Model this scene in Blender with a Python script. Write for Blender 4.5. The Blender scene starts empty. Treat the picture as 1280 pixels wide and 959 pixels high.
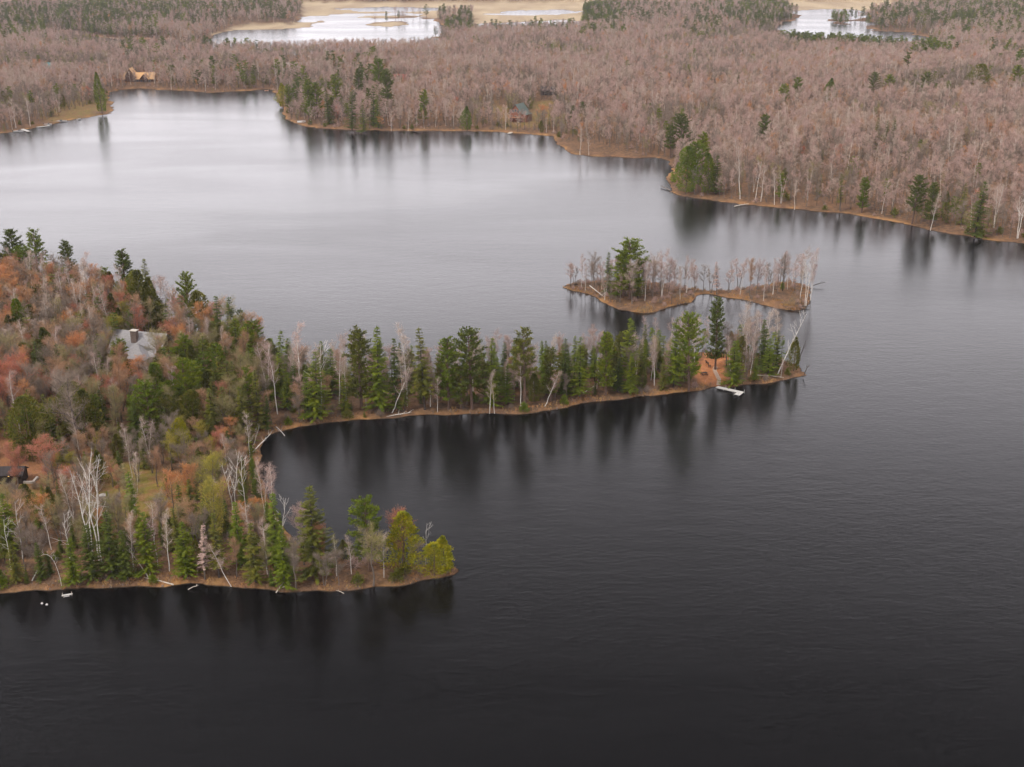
import bpy, math, random
import numpy as np
from mathutils import Vector, noise as mnoise

R = random.Random(7)
scene = bpy.context.scene
COL = bpy.data.collections.new("lake_scene")
scene.collection.children.link(COL)

# ------------------------------------------------------------------ camera
CH = 115.0
PITCH = math.radians(20.5)
F = 1500.0
SP, CP = math.sin(PITCH), math.cos(PITCH)
cam_d = bpy.data.cameras.new("camera")
cam_d.sensor_width = 36
cam_d.lens = F / 1280 * 36
cam_d.clip_start = 1
cam_d.clip_end = 30000
cam = bpy.data.objects.new("camera", cam_d)
COL.objects.link(cam)
cam.location = (0, 0, CH)
cam.rotation_euler = (math.pi / 2 - PITCH, 0, 0)
scene.camera = cam


def unproj(px, py, z=0.0):
    a = (px - 640) / F
    b = (479.5 - py) / F
    dx, dy, dz = a, CP + b * SP, -SP + b * CP
    t = (z - CH) / dz
    return (dx * t, dy * t)


def proj(x, y, z):
    w = z - CH
    d = y * CP - w * SP
    return 640 + F * x / d, 479.5 - F * (y * SP + w * CP) / d


def top_z(Y, py):
    k = (479.5 - py) / F
    return CH + Y * (k * CP - SP) / (CP + k * SP)


def W(poly):
    return np.array([unproj(*p) for p in poly])


# ------------------------------------------------------------------ land outlines (traced at water level)
HILL = [(-420, 330), (-200, 338), (0, 352), (100, 372), (200, 400), (280, 430), (350, 455), (430, 470), (520, 474), (620, 468), (700, 462),
        (780, 452), (830, 446), (880, 440), (930, 440), (975, 449), (1000, 460), (1006, 469), (985, 474), (962, 478), (940, 482), (915, 484),
        (895, 484), (875, 489), (850, 492), (825, 495), (800, 497), (770, 501), (740, 503), (715, 508), (690, 513), (665, 517), (640, 519),
        (610, 518), (580, 518), (545, 520), (510, 521), (475, 524), (440, 525), (405, 530), (375, 534), (350, 540), (332, 546), (326, 560),
        (326, 585), (337, 620), (352, 655), (372, 682), (400, 696), (450, 701), (500, 703), (540, 705), (562, 708), (572, 713), (568, 719),
        (545, 726), (510, 732), (480, 736), (450, 739), (425, 741), (400, 741), (375, 740), (350, 740), (325, 736), (300, 734), (250, 732),
        (200, 733), (150, 735), (100, 737), (60, 739), (0, 741), (-120, 745), (-420, 750)]
ISLAND = [(703, 359), (715, 364), (728, 366), (742, 371), (752, 378), (765, 384), (780, 389), (800, 393), (820, 391), (835, 385), (850, 380),
          (864, 377), (872, 370), (884, 368), (898, 370), (908, 373), (925, 375), (940, 378), (958, 383), (975, 387), (992, 389), (1004, 386),
          (1013, 380), (1016, 370), (1013, 360), (1000, 353), (985, 351), (968, 354), (950, 359), (930, 362), (905, 364), (885, 364),
          (865, 361), (840, 356), (800, 353), (760, 352), (735, 353), (715, 354)]
MAIN = [(3200, 560), (1700, 385), (1400, 322), (1280, 304), (1240, 301), (1200, 295), (1165, 289), (1135, 281), (1100, 275), (1060, 268),
        (1020, 264), (980, 261), (940, 257), (905, 253), (870, 249), (850, 246), (840, 240), (836, 228), (838, 210), (834, 199), (815, 197),
        (790, 198), (765, 196), (740, 196), (718, 193), (704, 188), (697, 180), (690, 171), (665, 168), (640, 167), (610, 165), (580, 165),
        (550, 164), (520, 164), (490, 164), (460, 163), (430, 162), (400, 161), (380, 158), (366, 155), (358, 148), (352, 136), (347, 124),
        (345, 116), (335, 112), (318, 113), (290, 115), (262, 116), (235, 114), (205, 113), (175, 111), (150, 112), (139, 115), (137, 124),
        (141, 135), (136, 142), (120, 145), (105, 148), (85, 151), (66, 155), (45, 159), (28, 163), (12, 166), (-20, 169), (-150, 180),
        (-500, 200), (-1300, 190), (-1900, -12), (-1500, -60), (2600, -60), (3200, -12)]
# far marsh waters cut into the main land
POND_W = [(228, 66), (236, 53), (262, 43), (300, 38.5), (345, 37.5), (392, 34), (402, 28.5), (366, 27.5), (374, 23), (402, 21), (440, 18),
          (500, 17), (532, 18), (543, 25), (545, 40), (540, 60), (500, 66), (420, 68), (330, 70)]
POND_L = [(60, 44), (85, 43), (120, 46), (160, 49), (205, 50), (238, 49), (236, 55), (205, 60), (190, 57), (150, 54), (100, 53), (62, 50)]
POND_R = [(940, 52), (968, 38), (986, 24), (992, 14), (1030, 12), (1070, 12), (1088, 14), (1084, 20), (1080, 28), (1086, 36), (1112, 39),
          (1142, 40), (1156, 47), (1158, 62), (1120, 68), (1060, 62), (1000, 60)]
POND_T1 = [(425, 11.5), (480, 9), (545, 10), (566, 13), (500, 14.5), (440, 14)]
POND_T2 = [(600, 18), (640, 13.5), (700, 12.5), (738, 16), (700, 19), (640, 20.5)]
POND_M = [(596, 42), (600, 30), (650, 27), (715, 25), (736, 28), (728, 36), (700, 40), (640, 39)]
MARSH_U = [(592, 44), (590, 22), (545, 21), (545, 18), (640, 14), (742, 12), (738, 30), (728, 40), (690, 43)]
ISLET_M = [(1033, 29.5), (1050, 31.5), (1068, 30.5), (1062, 26), (1045, 25), (1036, 26.5)]
ISLET_A = [(366, 33), (398, 31), (420, 27), (404, 25.6), (372, 28.4)]
ISLET_B = [(458, 33.5), (490, 35), (512, 31), (498, 27.5), (472, 28.5)]
ISLET_C = [(440, 22.5), (480, 23), (520, 21), (500, 19), (450, 19.8)]
MARSH_T = [(378, 24), (376, 4), (560, 4.5), (742, 3.5), (740, 14), (700, 17), (560, 19), (545, 24), (500, 19), (440, 20)]
MARSH_T2 = [(742, 8), (742, 3.5), (905, 3), (912, 8)]
MARSH_R = [(985, 15), (985, 2), (1092, 3), (1165, 8), (1165, 14), (1090, 15)]
MARSH_S = [(112, 59), (118, 50), (170, 51), (205, 57), (195, 62), (150, 63)]
MARSH_B = [(262, 45), (300, 34), (392, 30), (392, 36), (345, 39.5), (300, 41)]
LAWN = [(135, 655), (128, 600), (150, 588), (215, 590), (235, 615), (228, 660), (180, 668)]
LAWN2 = [(-10, 660), (-10, 628), (40, 622), (60, 640), (50, 662)]
DIRT1 = [(872, 482), (868, 462), (880, 450), (886, 436), (900, 436), (908, 455), (906, 468), (912, 484)]
DIRT2 = [(-60, 612), (-60, 560), (20, 556), (110, 570), (125, 600), (110, 622), (40, 620)]
YARD1 = [(615, 152), (619, 138), (640, 150), (662, 150), (668, 138), (690, 138), (692, 155), (664, 161), (634, 162)]
YARD2 = [(62, 152), (66, 138), (92, 128), (125, 130), (133, 140), (110, 147), (85, 152)]
YARD3 = [(470, 142), (470, 118), (498, 110), (520, 122), (515, 142)]
YARD4 = [(1186, 42), (1186, 30), (1218, 29), (1220, 41)]
YARD5 = [(120, 108), (120, 96), (215, 94), (220, 106)]


def segs(P):
    return P, np.roll(P, -1, axis=0)


def sdist(P, X, Y):
    """signed distance (positive inside) of points to a polygon"""
    d2 = np.full(X.shape, 1e18)
    ins = np.zeros(X.shape, bool)
    A, B = segs(P)
    for (ax, ay), (bx, by) in zip(A, B):
        ex, ey = bx - ax, by - ay
        t = np.clip(((X - ax) * ex + (Y - ay) * ey) / (ex * ex + ey * ey + 1e-9), 0, 1)
        dx, dy = X - ax - t * ex, Y - ay - t * ey
        d2 = np.minimum(d2, dx * dx + dy * dy)
        c = ((ay > Y) != (by > Y))
        if ey != 0:
            xi = ax + (Y - ay) * ex / ey
            ins ^= c & (X < xi)
    d = np.sqrt(d2)
    return np.where(ins, d, -d)


PW = {k: W(v) for k, v in dict(hill=HILL, island=ISLAND, main=MAIN, pw=POND_W, pl=POND_L, pr=POND_R, pm=POND_M, p1=POND_T1, p2=POND_T2, im=ISLET_M, ia=ISLET_A, ib=ISLET_B, ic=ISLET_C,
                               mt=MARSH_T, mu=MARSH_U, mt2=MARSH_T2, mr=MARSH_R, ms=MARSH_S, mb=MARSH_B, lawn=LAWN, lawn2=LAWN2, d1=DIRT1, d2=DIRT2,
                               y1=YARD1, y2=YARD2, y3=YARD3, y4=YARD4, y5=YARD5).items()}


def vnoise(X, Y, s, seed=0.0):
    """smooth value noise, vectorised"""
    x, y = X / s + seed * 17.13, Y / s - seed * 9.71
    xi, yi = np.floor(x), np.floor(y)
    fx, fy = x - xi, y - yi
    fx, fy = fx * fx * (3 - 2 * fx), fy * fy * (3 - 2 * fy)

    def h(a, b):
        v = np.sin(a * 127.1 + b * 311.7 + seed * 5.3) * 43758.5453
        return v - np.floor(v)
    return (h(xi, yi) * (1 - fx) + h(xi + 1, yi) * fx) * (1 - fy) + (h(xi, yi + 1) * (1 - fx) + h(xi + 1, yi + 1) * fx) * fy


def land_sd(X, Y):
    ponds = np.maximum.reduce([sdist(PW[k], X, Y) for k in ("pw", "pl", "pr", "pm", "p1", "p2")])
    isl = np.maximum.reduce([sdist(PW[k], X, Y) for k in ("im", "ia", "ib", "ic")])
    m = np.maximum(np.minimum(sdist(PW["main"], X, Y), -ponds), isl)
    s = np.maximum.reduce([sdist(PW["hill"], X, Y), sdist(PW["island"], X, Y), m])
    D = np.hypot(X, Y)
    k = np.clip(D / 500, .5, 3)
    s = s + np.clip((D - 1250) / 150, 0, 1) * ((vnoise(X, Y, 75, 41) - .5) * 36 + (vnoise(X, Y, 28, 42) - .5) * 22)
    s = s + (vnoise(X, Y, 13.0, 11) - .5) * 1.8 * k + (vnoise(X, Y, 5.0, 1) - .5) * 2.0 * k + (vnoise(X, Y, 2.1, 2) - .5) * 1.2 * k
    return s


def height(X, Y, want_s=False):
    X = np.asarray(X, float); Y = np.asarray(Y, float)
    s = land_sd(X, Y)
    low = np.where(s < 0, np.maximum(s * .45, -1.6), 0)
    marsh = np.zeros(X.shape)
    for k in ("mt", "mt2", "mr", "ms", "mb", "ia", "ib", "ic", "im"):
        marsh = np.maximum(marsh, np.clip(sdist(PW[k], X, Y) / 8 + .5, 0, 1))
    up = .45 * (1 - np.exp(-np.maximum(s, 0) / .8)) + (1 - np.exp(-np.maximum(s, 0) / 60.)) * 5.0
    up = up + np.clip(s / 30, 0, 1) * (vnoise(X, Y, 70, 3) - .5) * 3 + np.clip(s / 8, 0, 1) * (vnoise(X, Y, 9, 4) - .5) * .5
    up = up + np.clip((s - 40) / 200, 0, 1) * (vnoise(X, Y, 260, 5) - .3) * 12
    up = up * (1 - marsh) + marsh * .3
    out = np.where(s < 0, low, np.maximum(up, .03))
    return (out, s) if want_s else out


def ground(px, py):
    z = 0.6
    for _ in range(6):
        x, y = unproj(px, py, z)
        z = float(height([x], [y])[0])
    x, y = unproj(px, py, z)
    return x, y, z


# ------------------------------------------------------------------ materials
def new_mat(name):
    m = bpy.data.materials.new(name)
    m.use_nodes = True
    nt = m.node_tree
    b = nt.nodes["Principled BSDF"]
    return m, nt, b


def node(nt, t, **kw):
    n = nt.nodes.new(t)
    for k, v in kw.items():
        setattr(n, k, v)
    return n


def mixc(nt, fac, a, b, blend='MIX'):
    n = node(nt, 'ShaderNodeMix', data_type='RGBA', blend_type=blend)
    for sock, v in ((n.inputs[0], fac), (n.inputs[6], a), (n.inputs[7], b)):
        if isinstance(v, bpy.types.NodeSocket):
            nt.links.new(v, sock)
        elif isinstance(v, (int, float)):
            sock.default_value = v
        else:
            sock.default_value = (*v, 1)
    return n.outputs[2]


def noise_fac(nt, scale, detail=3, coord='Object', lo=.35, hi=.65, stretch=None, dist=0.0):
    tc = node(nt, 'ShaderNodeTexCoord')
    src = node(nt, 'ShaderNodeNewGeometry').outputs['Position'] if coord == 'World' else tc.outputs[coord]
    if stretch:
        mp = node(nt, 'ShaderNodeMapping')
        mp.inputs['Scale'].default_value = stretch
        nt.links.new(src, mp.inputs[0]); src = mp.outputs[0]
    n = node(nt, 'ShaderNodeTexNoise')
    n.inputs['Scale'].default_value = scale
    n.inputs['Detail'].default_value = detail
    n.inputs['Distortion'].default_value = dist
    nt.links.new(src, n.inputs['Vector'])
    mr = node(nt, 'ShaderNodeMapRange')
    mr.inputs[1].default_value = lo; mr.inputs[2].default_value = hi
    nt.links.new(n.outputs['Fac'], mr.inputs[0])
    return mr.outputs[0]


def plant_mat(name, c1, c2, c3=None, rough=.85, scale=.9, trans=0.0):
    """colour varies from plant to plant (random per object) and from clump to clump"""
    m, nt, b = new_mat(name)
    oi = node(nt, 'ShaderNodeObjectInfo')
    c = mixc(nt, oi.outputs['Random'], c1, c2)
    c = mixc(nt, noise_fac(nt, scale, 2), c, c3 or c1)
    if trans:
        hv = node(nt, 'ShaderNodeHueSaturation')
        hv.inputs['Saturation'].default_value = 1.1
        nt.links.new(c, hv.inputs['Color'])
        tb = node(nt, 'ShaderNodeBsdfTranslucent')
        nt.links.new(hv.outputs[0], tb.inputs[0])
        ms = node(nt, 'ShaderNodeMixShader')
        ms.inputs[0].default_value = trans
        nt.links.new(b.outputs[0], ms.inputs[1]); nt.links.new(tb.outputs[0], ms.inputs[2])
        nt.links.new(ms.outputs[0], nt.nodes['Material Output'].inputs[0])
    nt.links.new(c, b.inputs['Base Color'])
    b.inputs['Roughness'].default_value = rough
    b.inputs['Specular IOR Level'].default_value = .2
    return m


def simple_mat(name, c1, c2=None, scale=3, rough=.7, coord='Object', stretch=None, spec=.3, bump=0):
    m, nt, b = new_mat(name)
    c = mixc(nt, noise_fac(nt, scale, 4, coord, stretch=stretch), c1, c2 or tuple(v * .7 for v in c1))
    nt.links.new(c, b.inputs['Base Color'])
    b.inputs['Roughness'].default_value = rough
    b.inputs['Specular IOR Level'].default_value = spec
    return m


M = {}
M['bark'] = simple_mat('grey_bark', (.17, .135, .11), (.10, .078, .062), 6)
M['bark_dark'] = simple_mat('dark_bark', (.07, .052, .042), (.04, .03, .026), 6)
M['bark_pine'] = simple_mat('reddish_bark', (.15, .09, .065), (.09, .055, .04), 6)
M['birch'] = simple_mat('white_bark', (.80, .76, .70), (.48, .43, .38), 3.2, stretch=(1, 1, 3))
M['log'] = simple_mat('bleached_wood', (.62, .55, .46), (.38, .32, .26), 4)
M['tw_grey'] = plant_mat('twigs_grey_brown', (.17, .13, .10), (.33, .26, .21), (.22, .17, .13))
M['tw_pink'] = plant_mat('twigs_pinkish_brown', (.34, .225, .19), (.54, .385, .33), (.42, .285, .24))
M['tw_tan'] = plant_mat('twigs_tan', (.36, .27, .215), (.54, .425, .35), (.42, .32, .255))
M['tw_birch'] = plant_mat('twigs_purple_brown', (.34, .235, .20), (.44, .32, .28), (.36, .25, .215))
M['tw_olive'] = plant_mat('twigs_olive', (.27, .235, .10), (.36, .29, .13), (.23, .19, .095))
M['bud_red'] = plant_mat('buds_red', (.50, .17, .11), (.50, .22, .14), (.40, .18, .12), trans=.2)
M['tw_rust'] = plant_mat('twigs_rust', (.34, .19, .11), (.46, .28, .15), (.36, .21, .13))
M['bud_orange'] = plant_mat('buds_orange', (.60, .27, .09), (.57, .23, .10), (.46, .25, .13), trans=.2)
M['bud_yellow'] = plant_mat('buds_yellow_green', (.38, .34, .05), (.46, .36, .07), (.27, .25, .06), trans=.25)
M['gr_dark'] = plant_mat('needles_dark', (.068, .096, .010), (.120, .140, .012), (.065, .085, .014), trans=.14)
M['gr_mid'] = plant_mat('needles_green', (.130, .180, .008), (.215, .235, .010), (.085, .120, .010), trans=.18)
M['gr_light'] = plant_mat('needles_fresh_green', (.15, .20, .012), (.19, .22, .015), (.10, .145, .014), trans=.15)
M['gr_olive'] = plant_mat('needles_olive', (.135, .140, .014), (.19, .165, .020), (.085, .095, .016), trans=.12)
M['gr_yellow'] = plant_mat('needles_yellow_green', (.38, .34, .010), (.44, .36, .012), (.20, .215, .012), trans=.2)


def grass_mat():
    m, nt, b = new_mat('dry_grass')
    c = mixc(nt, noise_fac(nt, .15, 3, 'World'), (.52, .33, .13), (.42, .20, .075))
    c = mixc(nt, noise_fac(nt, 1.2, 2, 'World', .5, .75), c, (.30, .17, .08))
    nt.links.new(c, b.inputs['Base Color'])
    b.inputs['Roughness'].default_value = .9
    b.inputs['Specular IOR Level'].default_value = .1
    return m


M['grass'] = grass_mat()
M['stone'] = simple_mat('chimney_stone', (.22, .16, .13), (.12, .09, .08), 4, .9)


def ground_mat():
    m, nt, b = new_mat('forest_floor')
    at = node(nt, 'ShaderNodeAttribute', attribute_name='zone')
    sep = node(nt, 'ShaderNodeSeparateColor')
    nt.links.new(at.outputs['Color'], sep.inputs[0])
    c = mixc(nt, noise_fac(nt, .07, 4, 'World'), (.17, .095, .055), (.10, .065, .042))
    c = mixc(nt, noise_fac(nt, .6, 4, 'World', .45, .7), c, (.25, .135, .07))
    c = mixc(nt, noise_fac(nt, 2.5, 3, 'World', .5, .8), c, (.06, .042, .03))
    lw = mixc(nt, noise_fac(nt, .3, 4, 'World', .4, .6), (.22, .19, .035), (.26, .15, .06))
    c = mixc(nt, sep.outputs[2], c, lw)
    dirt = mixc(nt, noise_fac(nt, .5, 4, 'World'), (.50, .21, .085), (.34, .14, .065))
    c = mixc(nt, at.outputs['Alpha'], c, dirt)
    sh = mixc(nt, noise_fac(nt, .35, 4, 'World'), (.40, .225, .085), (.22, .105, .05))
    c = mixc(nt, sep.outputs[0], c, sh)
    ms = mixc(nt, noise_fac(nt, .02, 5, 'World', stretch=(1, .3, 1)), (.47, .37, .24), (.35, .26, .17))
    c = mixc(nt, sep.outputs[1], c, ms)
    # wet dark rim and lake bed below 0.1 m
    gz = node(nt, 'ShaderNodeNewGeometry')
    sx = node(nt, 'ShaderNodeSeparateXYZ'); nt.links.new(gz.outputs['Position'], sx.inputs[0])
    mr = node(nt, 'ShaderNodeMapRange'); mr.inputs[1].default_value = .14; mr.inputs[2].default_value = .05
    nt.links.new(sx.outputs[2], mr.inputs[0])
    c = mixc(nt, mr.outputs[0], c, (.03, .022, .016))
    nt.links.new(c, b.inputs['Base Color'])
    b.inputs['Roughness'].default_value = .95
    b.inputs['Specular IOR Level'].default_value = .1
    bp = node(nt, 'ShaderNodeBump'); bp.inputs['Strength'].default_value = .6; bp.inputs['Distance'].default_value = .3
    nt.links.new(noise_fac(nt, 1.8, 5, 'World'), bp.inputs['Height'])
    nt.links.new(bp.outputs[0], b.inputs['Normal'])
    return m


def water_mat():
    m, nt, b = new_mat('dark_lake_water')
    b.inputs['Base Color'].default_value = (.002, .0017, .0017, 1)
    b.inputs['IOR'].default_value = 1.333
    b.inputs['Specular IOR Level'].default_value = .5
    patch = noise_fac(nt, .0055, 4, 'World', .38, .62, stretch=(1, 2.6, 1), dist=.6)
    mr = node(nt, 'ShaderNodeMapRange'); mr.inputs[3].default_value = .18; mr.inputs[4].default_value = .235
    nt.links.new(patch, mr.inputs[0]); nt.links.new(mr.outputs[0], b.inputs['Roughness'])
    fine = noise_fac(nt, 1.1, 3, 'World', .2, .8, stretch=(.55, 1, 1))
    mid = noise_fac(nt, .28, 3, 'World', .2, .8, stretch=(.45, 1, 1))
    b1 = node(nt, 'ShaderNodeBump'); b1.inputs['Strength'].default_value = 1; b1.inputs['Distance'].default_value = .022
    nt.links.new(fine, b1.inputs['Height'])
    b2 = node(nt, 'ShaderNodeBump'); b2.inputs['Strength'].default_value = 1; b2.inputs['Distance'].default_value = .024
    nt.links.new(mid, b2.inputs['Height']); nt.links.new(b1.outputs[0], b2.inputs['Normal'])
    nt.links.new(b2.outputs[0], b.inputs['Normal'])
    return m


# ------------------------------------------------------------------ mesh helpers
def mk_mesh(name, V, Fc, mats, mi=None):
    me = bpy.data.meshes.new(name)
    me.from_pydata(V, [], Fc)
    for mt in (mats if isinstance(mats, (list, tuple)) else [mats]):
        me.materials.append(mt)
    if mi is not None:
        me.polygons.foreach_set('material_index', mi)
    me.update()
    return me


def link(name, data, parent=None, loc=None, rz=0, sc=None):
    o = bpy.data.objects.new(name, data)
    COL.objects.link(o)
    if parent:
        o.parent = parent
    if loc is not None:
        o.location = loc
    if rz:
        o.rotation_euler = (0, 0, rz)
    if sc is not None:
        o.scale = sc if isinstance(sc, (tuple, list)) else (sc, sc, sc)
    return o


def tag(o, label=None, cat=None, group=None, kind=None):
    if label: o['label'] = label
    if cat: o['category'] = cat
    if group: o['group'] = group
    if kind: o['kind'] = kind
    return o


class MB:
    def __init__(s):
        s.V = []; s.F = []

    def box(s, c, d, rz=0, taper=1.0):
        x, y, z = d[0] / 2, d[1] / 2, d[2] / 2
        n = len(s.V)
        ca, sa = math.cos(rz), math.sin(rz)
        for sz in (-1, 1):
            k = taper if sz > 0 else 1
            for sx, sy in ((-1, -1), (1, -1), (1, 1), (-1, 1)):
                a, b = sx * x * k, sy * y * k
                s.V.append((c[0] + a * ca - b * sa, c[1] + a * sa + b * ca, c[2] + sz * z))
        s.F += [tuple(n + i for i in f) for f in ((3, 2, 1, 0), (4, 5, 6, 7), (0, 1, 5, 4), (1, 2, 6, 5), (2, 3, 7, 6), (3, 0, 4, 7))]
        return s

    def tube(s, pts, rad, n=5, cap=True):
        base = len(s.V)
        for i, p in enumerate(pts):
            a = Vector(pts[max(i - 1, 0)]); b = Vector(pts[min(i + 1, len(pts) - 1)])
            d = (b - a)
            if d.length < 1e-6: d = Vector((0, 0, 1))
            d.normalize()
            u = d.cross(Vector((0.13, 1, 0.05)))
            if u.length < .1: u = d.cross(Vector((1, 0, 0)))
            u.normalize(); w = d.cross(u)
            for k in range(n):
                t = 2 * math.pi * k / n
                s.V.append(tuple(Vector(p) + (u * math.cos(t) + w * math.sin(t)) * rad[i]))
        for i in range(len(pts) - 1):
            for k in range(n):
                a = base + i * n + k; b = base + i * n + (k + 1) % n
                s.F.append((a, b, b + n, a + n))
        if cap and n > 2:
            s.F.append(tuple(base + (len(pts) - 1) * n + k for k in range(n)))
        return s

    def tri(s, p, q, w):
        """a sliver from p (width w) to q"""
        p = Vector(p); q = Vector(q)
        d = q - p
        u = d.cross(Vector((R.uniform(-1, 1), R.uniform(-1, 1), R.uniform(-1, 1))))
        if u.length < 1e-5: return s
        u.normalize(); u *= w / 2
        n = len(s.V)
        s.V += [tuple(p - u), tuple(p + u), tuple(q)]
        s.F.append((n, n + 1, n + 2))
        return s

    def leaf(s, c, d, up, l, w):
        """a rhomboid spray: centre c, direction d, length l, width w"""
        d = Vector(d).normalized()
        u = d.cross(Vector(up))
        if u.length < 1e-4: u = d.cross(Vector((1, .2, 0)))
        u.normalize()
        c = Vector(c); n = len(s.V)
        s.V += [tuple(c - d * l * .5), tuple(c + u * w * .5), tuple(c + d * l * .5), tuple(c - u * w * .5)]
        s.F.append((n, n + 1, n + 2, n + 3))
        return s

    def quad(s, a, b, c, d):
        n = len(s.V); s.V += [a, b, c, d]; s.F.append((n, n + 1, n + 2, n + 3)); return s

    def mesh(s, name, mat):
        return mk_mesh(name, s.V, s.F, mat)

    def build(s, name, mat, parent=None, **kw):
        return link(name, s.mesh(name, mat), parent, **kw)


# ------------------------------------------------------------------ tree generators, all 10 m tall
def rdir(r, el):
    a = r.uniform(0, 2 * math.pi)
    return Vector((math.cos(a) * math.cos(el), math.sin(a) * math.cos(el), math.sin(el)))


def rv(r, k=1.0):
    return Vector((r.uniform(-k, k), r.uniform(-k, k), r.uniform(-k, k)))


def gen_broadleaf(seed, lod, spread=1.0, buds=0, start=.30, upright=.5, forks=1, twk=1.0, tr=.15, lean=0.0):
    """leafless broad-leaved tree: trunk and limbs, then a crown of fine twigs (and bud clusters)"""
    r = random.Random(seed)
    T, C = MB(), MB()
    near = lod == 0
    tips = []
    for f in range(forks):
        ph = r.uniform(0, 6.28)
        off = Vector((math.cos(ph), math.sin(ph), 0)) * (0 if forks == 1 else .16)
        top = off + Vector((math.cos(ph) * (.25 + .9 * (forks > 1)) * spread + lean, math.sin(ph) * (.25 + .9 * (forks > 1)) * spread, 8.6 if f == 0 else r.uniform(7.2, 8.5)))
        n = 7 if near else 3
        pts = []
        for i in range(n + 1):
            t = i / n
            pts.append(off.lerp(top, t) + Vector((r.uniform(-1, 1), r.uniform(-1, 1), 0)) * .16 * (0 < i) * (1 if near else .7))
        rad = [tr * (1 - .86 * (i / n) ** .9) for i in range(n + 1)]
        T.tube(pts, rad, 5 if near else 3)

        def at(t):
            k = min(int(t * n), n - 1); q = t * n - k
            return pts[k].lerp(pts[k + 1], q), rad[k] * (1 - q) + rad[k + 1] * q
        nb = int((16 if near else 9) / (1 if forks == 1 else 1.5))
        for b in range(nb):
            t = start + (0.95 - start) * ((b + r.random()) / nb)
            p, rr = at(t)
            u_ = (t - start) / (1 - start)
            L = (.30 + .80 * math.sin(math.pi * min(1, u_ * .72 + .22))) * r.uniform(1.35, 2.45) * spread
            d = rdir(r, r.uniform(.35, .95) * (upright + .5))
            m1 = p + d * L * .5 + rv(r, .12)
            e = p + d * L + Vector((0, 0, L * .25 * upright)) + rv(r, .15)
            if near:
                T.tube([p, m1, e], [rr * .55, rr * .36, .012], 4, False)
            else:
                T.tri(p, e, rr * 1.1)
            tips.append((p, m1, e, L))
        tips.append((at(.7)[0], at(.85)[0], top + Vector((0, 0, .5)), 1.5))
    # twigs: fine sprays filling the volume between the limbs
    per = int((130 if near else 56) * twk)
    for p, m1, e, L in tips:
        for k in range(per if L > .9 else per // 2):
            t = r.uniform(.12, 1) ** .8
            q = p.lerp(m1, t * 2) if t < .5 else m1.lerp(e, t * 2 - 1)
            d = (rdir(r, r.uniform(-.35, 1.25)) + (e - p).normalized() * .35 + Vector((0, 0, .25))).normalized()
            q = q + d * r.uniform(0, .62) * L * .5 + rv(r, .16)
            l = r.uniform(.30, .80) * (1.1 - .3 * t) * (1 if near else 1.1)
            q2 = q + d * l
            if near:
                C.tri(q, q2, r.uniform(.017, .032))
                if k % 2 == 0:
                    q3 = q + d * l * .5
                    C.tri(q3, q3 + (d + rv(r, .9)).normalized() * l * .6, .022)
            else:
                C.tri(q, q2, r.uniform(.045, .08))
            if buds and r.random() < buds:
                for _ in range(2 if near else 1):
                    c = q.lerp(q2, r.uniform(.4, 1.05)) + rv(r, .05)
                    s = r.uniform(.05, .11) * (1 if near else 1.9)
                    C.leaf(c, rv(r) + Vector((0, 0, .01)), rv(r), s * 1.3, s)
    return T, C


def gen_birch(seed, lod, dead=False, forks=1, lean=0.0, hook=False):
    r = random.Random(seed)
    T, C = MB(), MB()
    near = lod == 0
    for f in range(forks):
        ph = r.uniform(0, 6.28) if forks == 1 else 3.1 * f + r.uniform(-.4, .4)
        off = Vector((math.cos(ph), math.sin(ph) * .5, 0)) * (0 if forks == 1 else .12)
        H = 9.6 if f == 0 else r.uniform(7.5, 9)
        n = 8 if near else 4
        pts = []
        sp = .35 if forks == 1 else 1.0
        for i in range(n + 1):
            t = i / n
            bend = t * t
            pts.append(off + Vector((math.cos(ph) * sp * bend + lean * t, math.sin(ph) * sp * bend, H * t)) + Vector((r.uniform(-1, 1), r.uniform(-1, 1), 0)) * .10 * (i > 0))
        if hook:
            for i in range(n + 1):
                t = i / n
                pts[i] = Vector((-5.2 * t ** 2.2, .6 * t, 9.0 * math.sin(t * 1.9) * (1 if t < .83 else 1)))
        tr = .08 if not dead else .085
        rad = [tr * (1 - .80 * (i / n)) for i in range(n + 1)]
        T.tube(pts, rad, 5 if near else 3)
        nb = (9 if dead else 11) if near else 5
        for b in range(nb):
            t = .38 + .58 * (b + r.random()) / nb
            k = min(int(t * n), n - 1); q = t * n - k
            p = pts[k].lerp(pts[k + 1], q); rr = rad[k]
            L = r.uniform(.9, 1.9) * (1.25 - .7 * t) * (1.45 if dead else 1)
            d = rdir(r, r.uniform(.55, 1.15))
            m1 = p + d * L * .5 + rv(r, .12)
            e = p + d * L + Vector((0, 0, L * .2)) + rv(r, .15)
            if near:
                T.tube([p, m1, e], [rr * .5, rr * .34, .012], 4, False)
                if dead:
                    for _ in range(2):
                        e2 = m1 + (d + rv(r, .8)).normalized() * L * .5
                        T.tube([m1, e2], [rr * .26, .010], 3, False)
            else:
                T.tri(p, e, rr * 1.2)
            for k in range(0 if dead else (80 if near else 26)):
                t2 = r.uniform(.1, 1)
                q = p.lerp(e, t2) + rv(r, .30)
                dd = (rdir(r, r.uniform(-.5, .9)) + d * .5).normalized()
                C.tri(q, q + dd * r.uniform(.3, .75), r.uniform(.018, .034) if near else r.uniform(.05, .08))
    return T, C


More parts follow.
